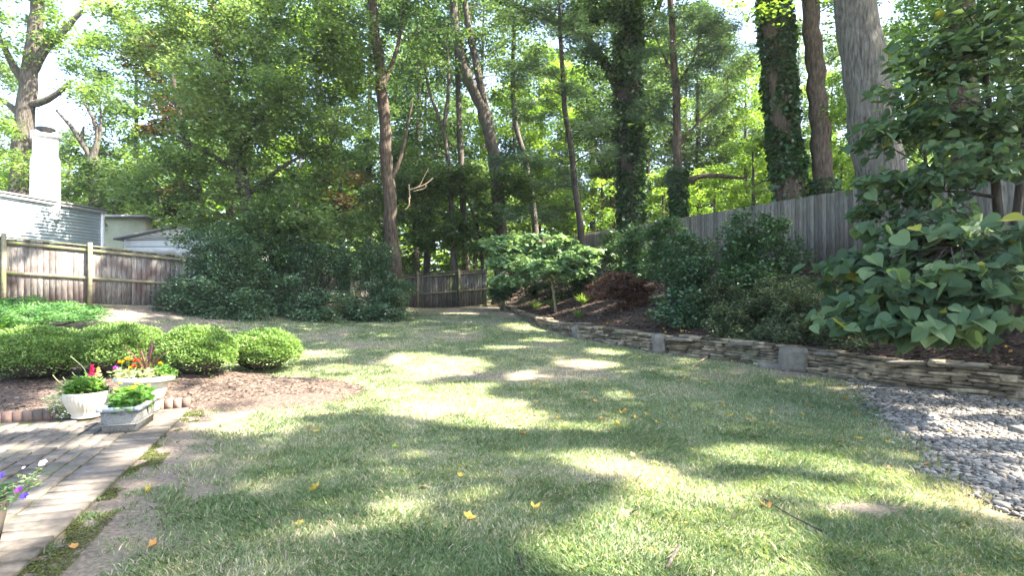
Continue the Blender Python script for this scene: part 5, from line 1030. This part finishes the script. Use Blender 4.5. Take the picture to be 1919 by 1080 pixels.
for px, py, m_, s_, lab in ((592, 921, 'fall_yellow', .13, 'yellow curled leaf on the grass, lower left of centre'), (880, 975, 'fall_yellow', .12, 'large yellow leaf near the bottom centre of the lawn'), (1003, 953, 'fall_yellow', .1, 'flat yellow brown leaf right of the large bottom centre leaf'), (563, 985, 'fall_yellow', .08, 'small yellow leaf near the bottom, left of centre'), (742, 842, 'fall_green', .1, 'fresh lime green leaf lying on the lawn'), (1166, 970, 'fall_pale', .15, 'crumpled pale orange leaf in the sunny grass'), (980, 816, 'fall_orange', .11, 'orange leaf in the shade below the bright lawn band'), (863, 896, 'fall_yellow', .07, 'small yellow leaf in the shaded middle of the lawn'), (582, 804, 'fall_orange', .1, 'orange leaf beside its twin on the left lawn'), (594, 812, 'fall_yellow', .1, 'yellow leaf touching the orange one on the left lawn'), (798, 917, 'fall_pale', .12, 'pale tan leaf left of centre in a sun fleck'), (290, 752 + 276, 'fall_orange', .08, 'orange leaf on the moss beside the patio border'), (282, 922, 'fall_yellow', .09, 'yellow brown leaf on the bare soil near the patio'), (1570, 830, 'fall_yellow', .11, 'yellow leaf left of the gravel on the shaded grass'), (1608, 824, 'fall_yellow', .1, 'second yellow leaf closest to the gravel'), (1436, 955, 'fall_orange', .1, 'orange leaf beside the long twig at the lower right'), (1131, 827, 'fall_pale', .09, 'pale greyish leaf on the right middle lawn'), (1186, 860, 'fall_pale', .09, 'tan leaf at the edge of the sunny grass'), (142, 1030, 'fall_orange', .07, 'orange leaf at the lower left on the moss'), (1222, 1036, 'fall_orange', .07, 'small reddish leaf at the bottom right of centre'), (1468, 1053, 'fall_pale', .07, 'small pale leaf near the bottom right'), (892, 700, 'fall_pale', .12, 'bright whitish scrap of leaf in the middle of the lawn'), (660, 1090 - 390, 'fall_brown', .06, 'brown leaf on the far left lawn near the mound')):
    fallen(px, py, m_, s_, lab, None)
for k in range(75):
    px = U(960, 1640); py = U(640, 800)
    if G(px, py, GH)[0] > xw(G(px, py, GH)[1]) - .1: continue
    fallen(px, py, ['fall_yellow', 'fall_orange', 'fall_yellow'][k % 3], U(.06, .1), 'small yellow or orange leaf lying on the right side of the lawn', 'small leaves on the right lawn')
for k in range(26): fallen(U(600, 960), U(620, 800), ['fall_brown', 'fall_yellow', 'fall_orange'][k % 3], U(.05, .08), 'small dull leaf lying on the far left half of the lawn', 'small leaves on the left lawn')
for k in range(34):
    px = U(1120, 1330); fallen(px, U(585, 628), ['fall_yellow', 'fall_pale'][k % 2], U(.07, .13), 'yellow leaf lying on the dark mulch above the wall', 'leaves on the mulch bank')
for k in range(14): fallen(U(1640, 1900), U(640, 680), ['fall_yellow', 'fall_orange', 'fall_brown'][k % 3], U(.05, .09), 'leaf lying on the mulch under the broad leaved shrub', 'leaves under the broad leaved shrub')
for k in range(26): fallen(U(1660, 1900), U(725, 900), ['fall_yellow', 'fall_brown', 'fall_brown'][k % 3], U(.05, .08), 'leaf lying on the grey gravel', 'leaves on the gravel')
# twigs
def twig(lab, pts, r, mat='bark'):
    q_ = []
    for px, py, dz in pts: b = G(px, py, g); q_.append(b + [0, 0, .02 + dz])
    t = MB(); t.tube(resample(q_, .06) if len(q_) > 2 else q_, r, 5); tag(t.build('twig', M[mat], smooth=True), lab, 'twig')
twig('long thin twig lying in the grass at the lower right', [(1430, 945, .02), (1470, 970, .02), (1530, 1000, .01), (1560, 1012, .0)], .006)
twig('short thick stick near the bottom right of centre', [(1248, 1075, .01), (1262, 1052, .02), (1272, 1040, .03)], .012)
twig('bleached twig standing in the grass below the wall', [(1285, 697, .0), (1286, 700, .1), (1285, 702, .2)], .008, 'deadwood')
twig('bleached slanting twig on the lawn below the wall', [(1297, 690, .0), (1312, 682, .03), (1325, 676, .05)], .01, 'deadwood')
twig('thin curved twig at the bottom centre of the lawn', [(965, 1040, .0), (975, 1055, .02), (978, 1078, .02)], .006)
for px, py, w_ in ((1655, 742, .14), (1700, 812, .16), (1912, 815, .2), (565, 600, .14), (700, 596, .12)):
    b = G(px, py, g); mb = MB(); rock(mb, (b[0], b[1], b[2] + .03), w_, w_ * .8, w_ * .6, U(0, 3), .7, .06); tag(mb.build('loose_rock', M['stone_cap'], smooth=True), {1655: 'round grey rock at the upper tip of the gravel', 1700: 'flat grey rock at the left edge of the gravel', 1912: 'dark rock on the gravel at the right edge', 565: 'small pale rock on the soil before the middle holly', 700: 'small pale rock on the soil before the right holly'}[px], 'rock')
print('leaves', LEAFN[0])

# ---------------------------------------------------------------- faint veil, added for softer shadows
mb = MB(); mb.box((0, 0, 21.), 300, 300, 48, 0); hz_ = mb.build('haze', None)
m_ = bpy.data.materials.new('added haze'); m_.use_nodes = True; n_ = m_.node_tree; n_.nodes.remove(n_.nodes['Principled BSDF']); v_ = n_.nodes.new('ShaderNodeVolumePrincipled')
v_.inputs['Color'].default_value = (.93, .96, 1, 1); v_.inputs['Density'].default_value = .0004; v_.inputs['Anisotropy'].default_value = .3  # haze volume added to lift and soften distant shadows
n_.links.new(v_.outputs[0], n_.nodes['Material Output'].inputs['Volume']); hz_.data.materials.append(m_); tag(hz_, 'thin pale haze added through the yard and woods to lift the shadows', None, None, 'stuff')
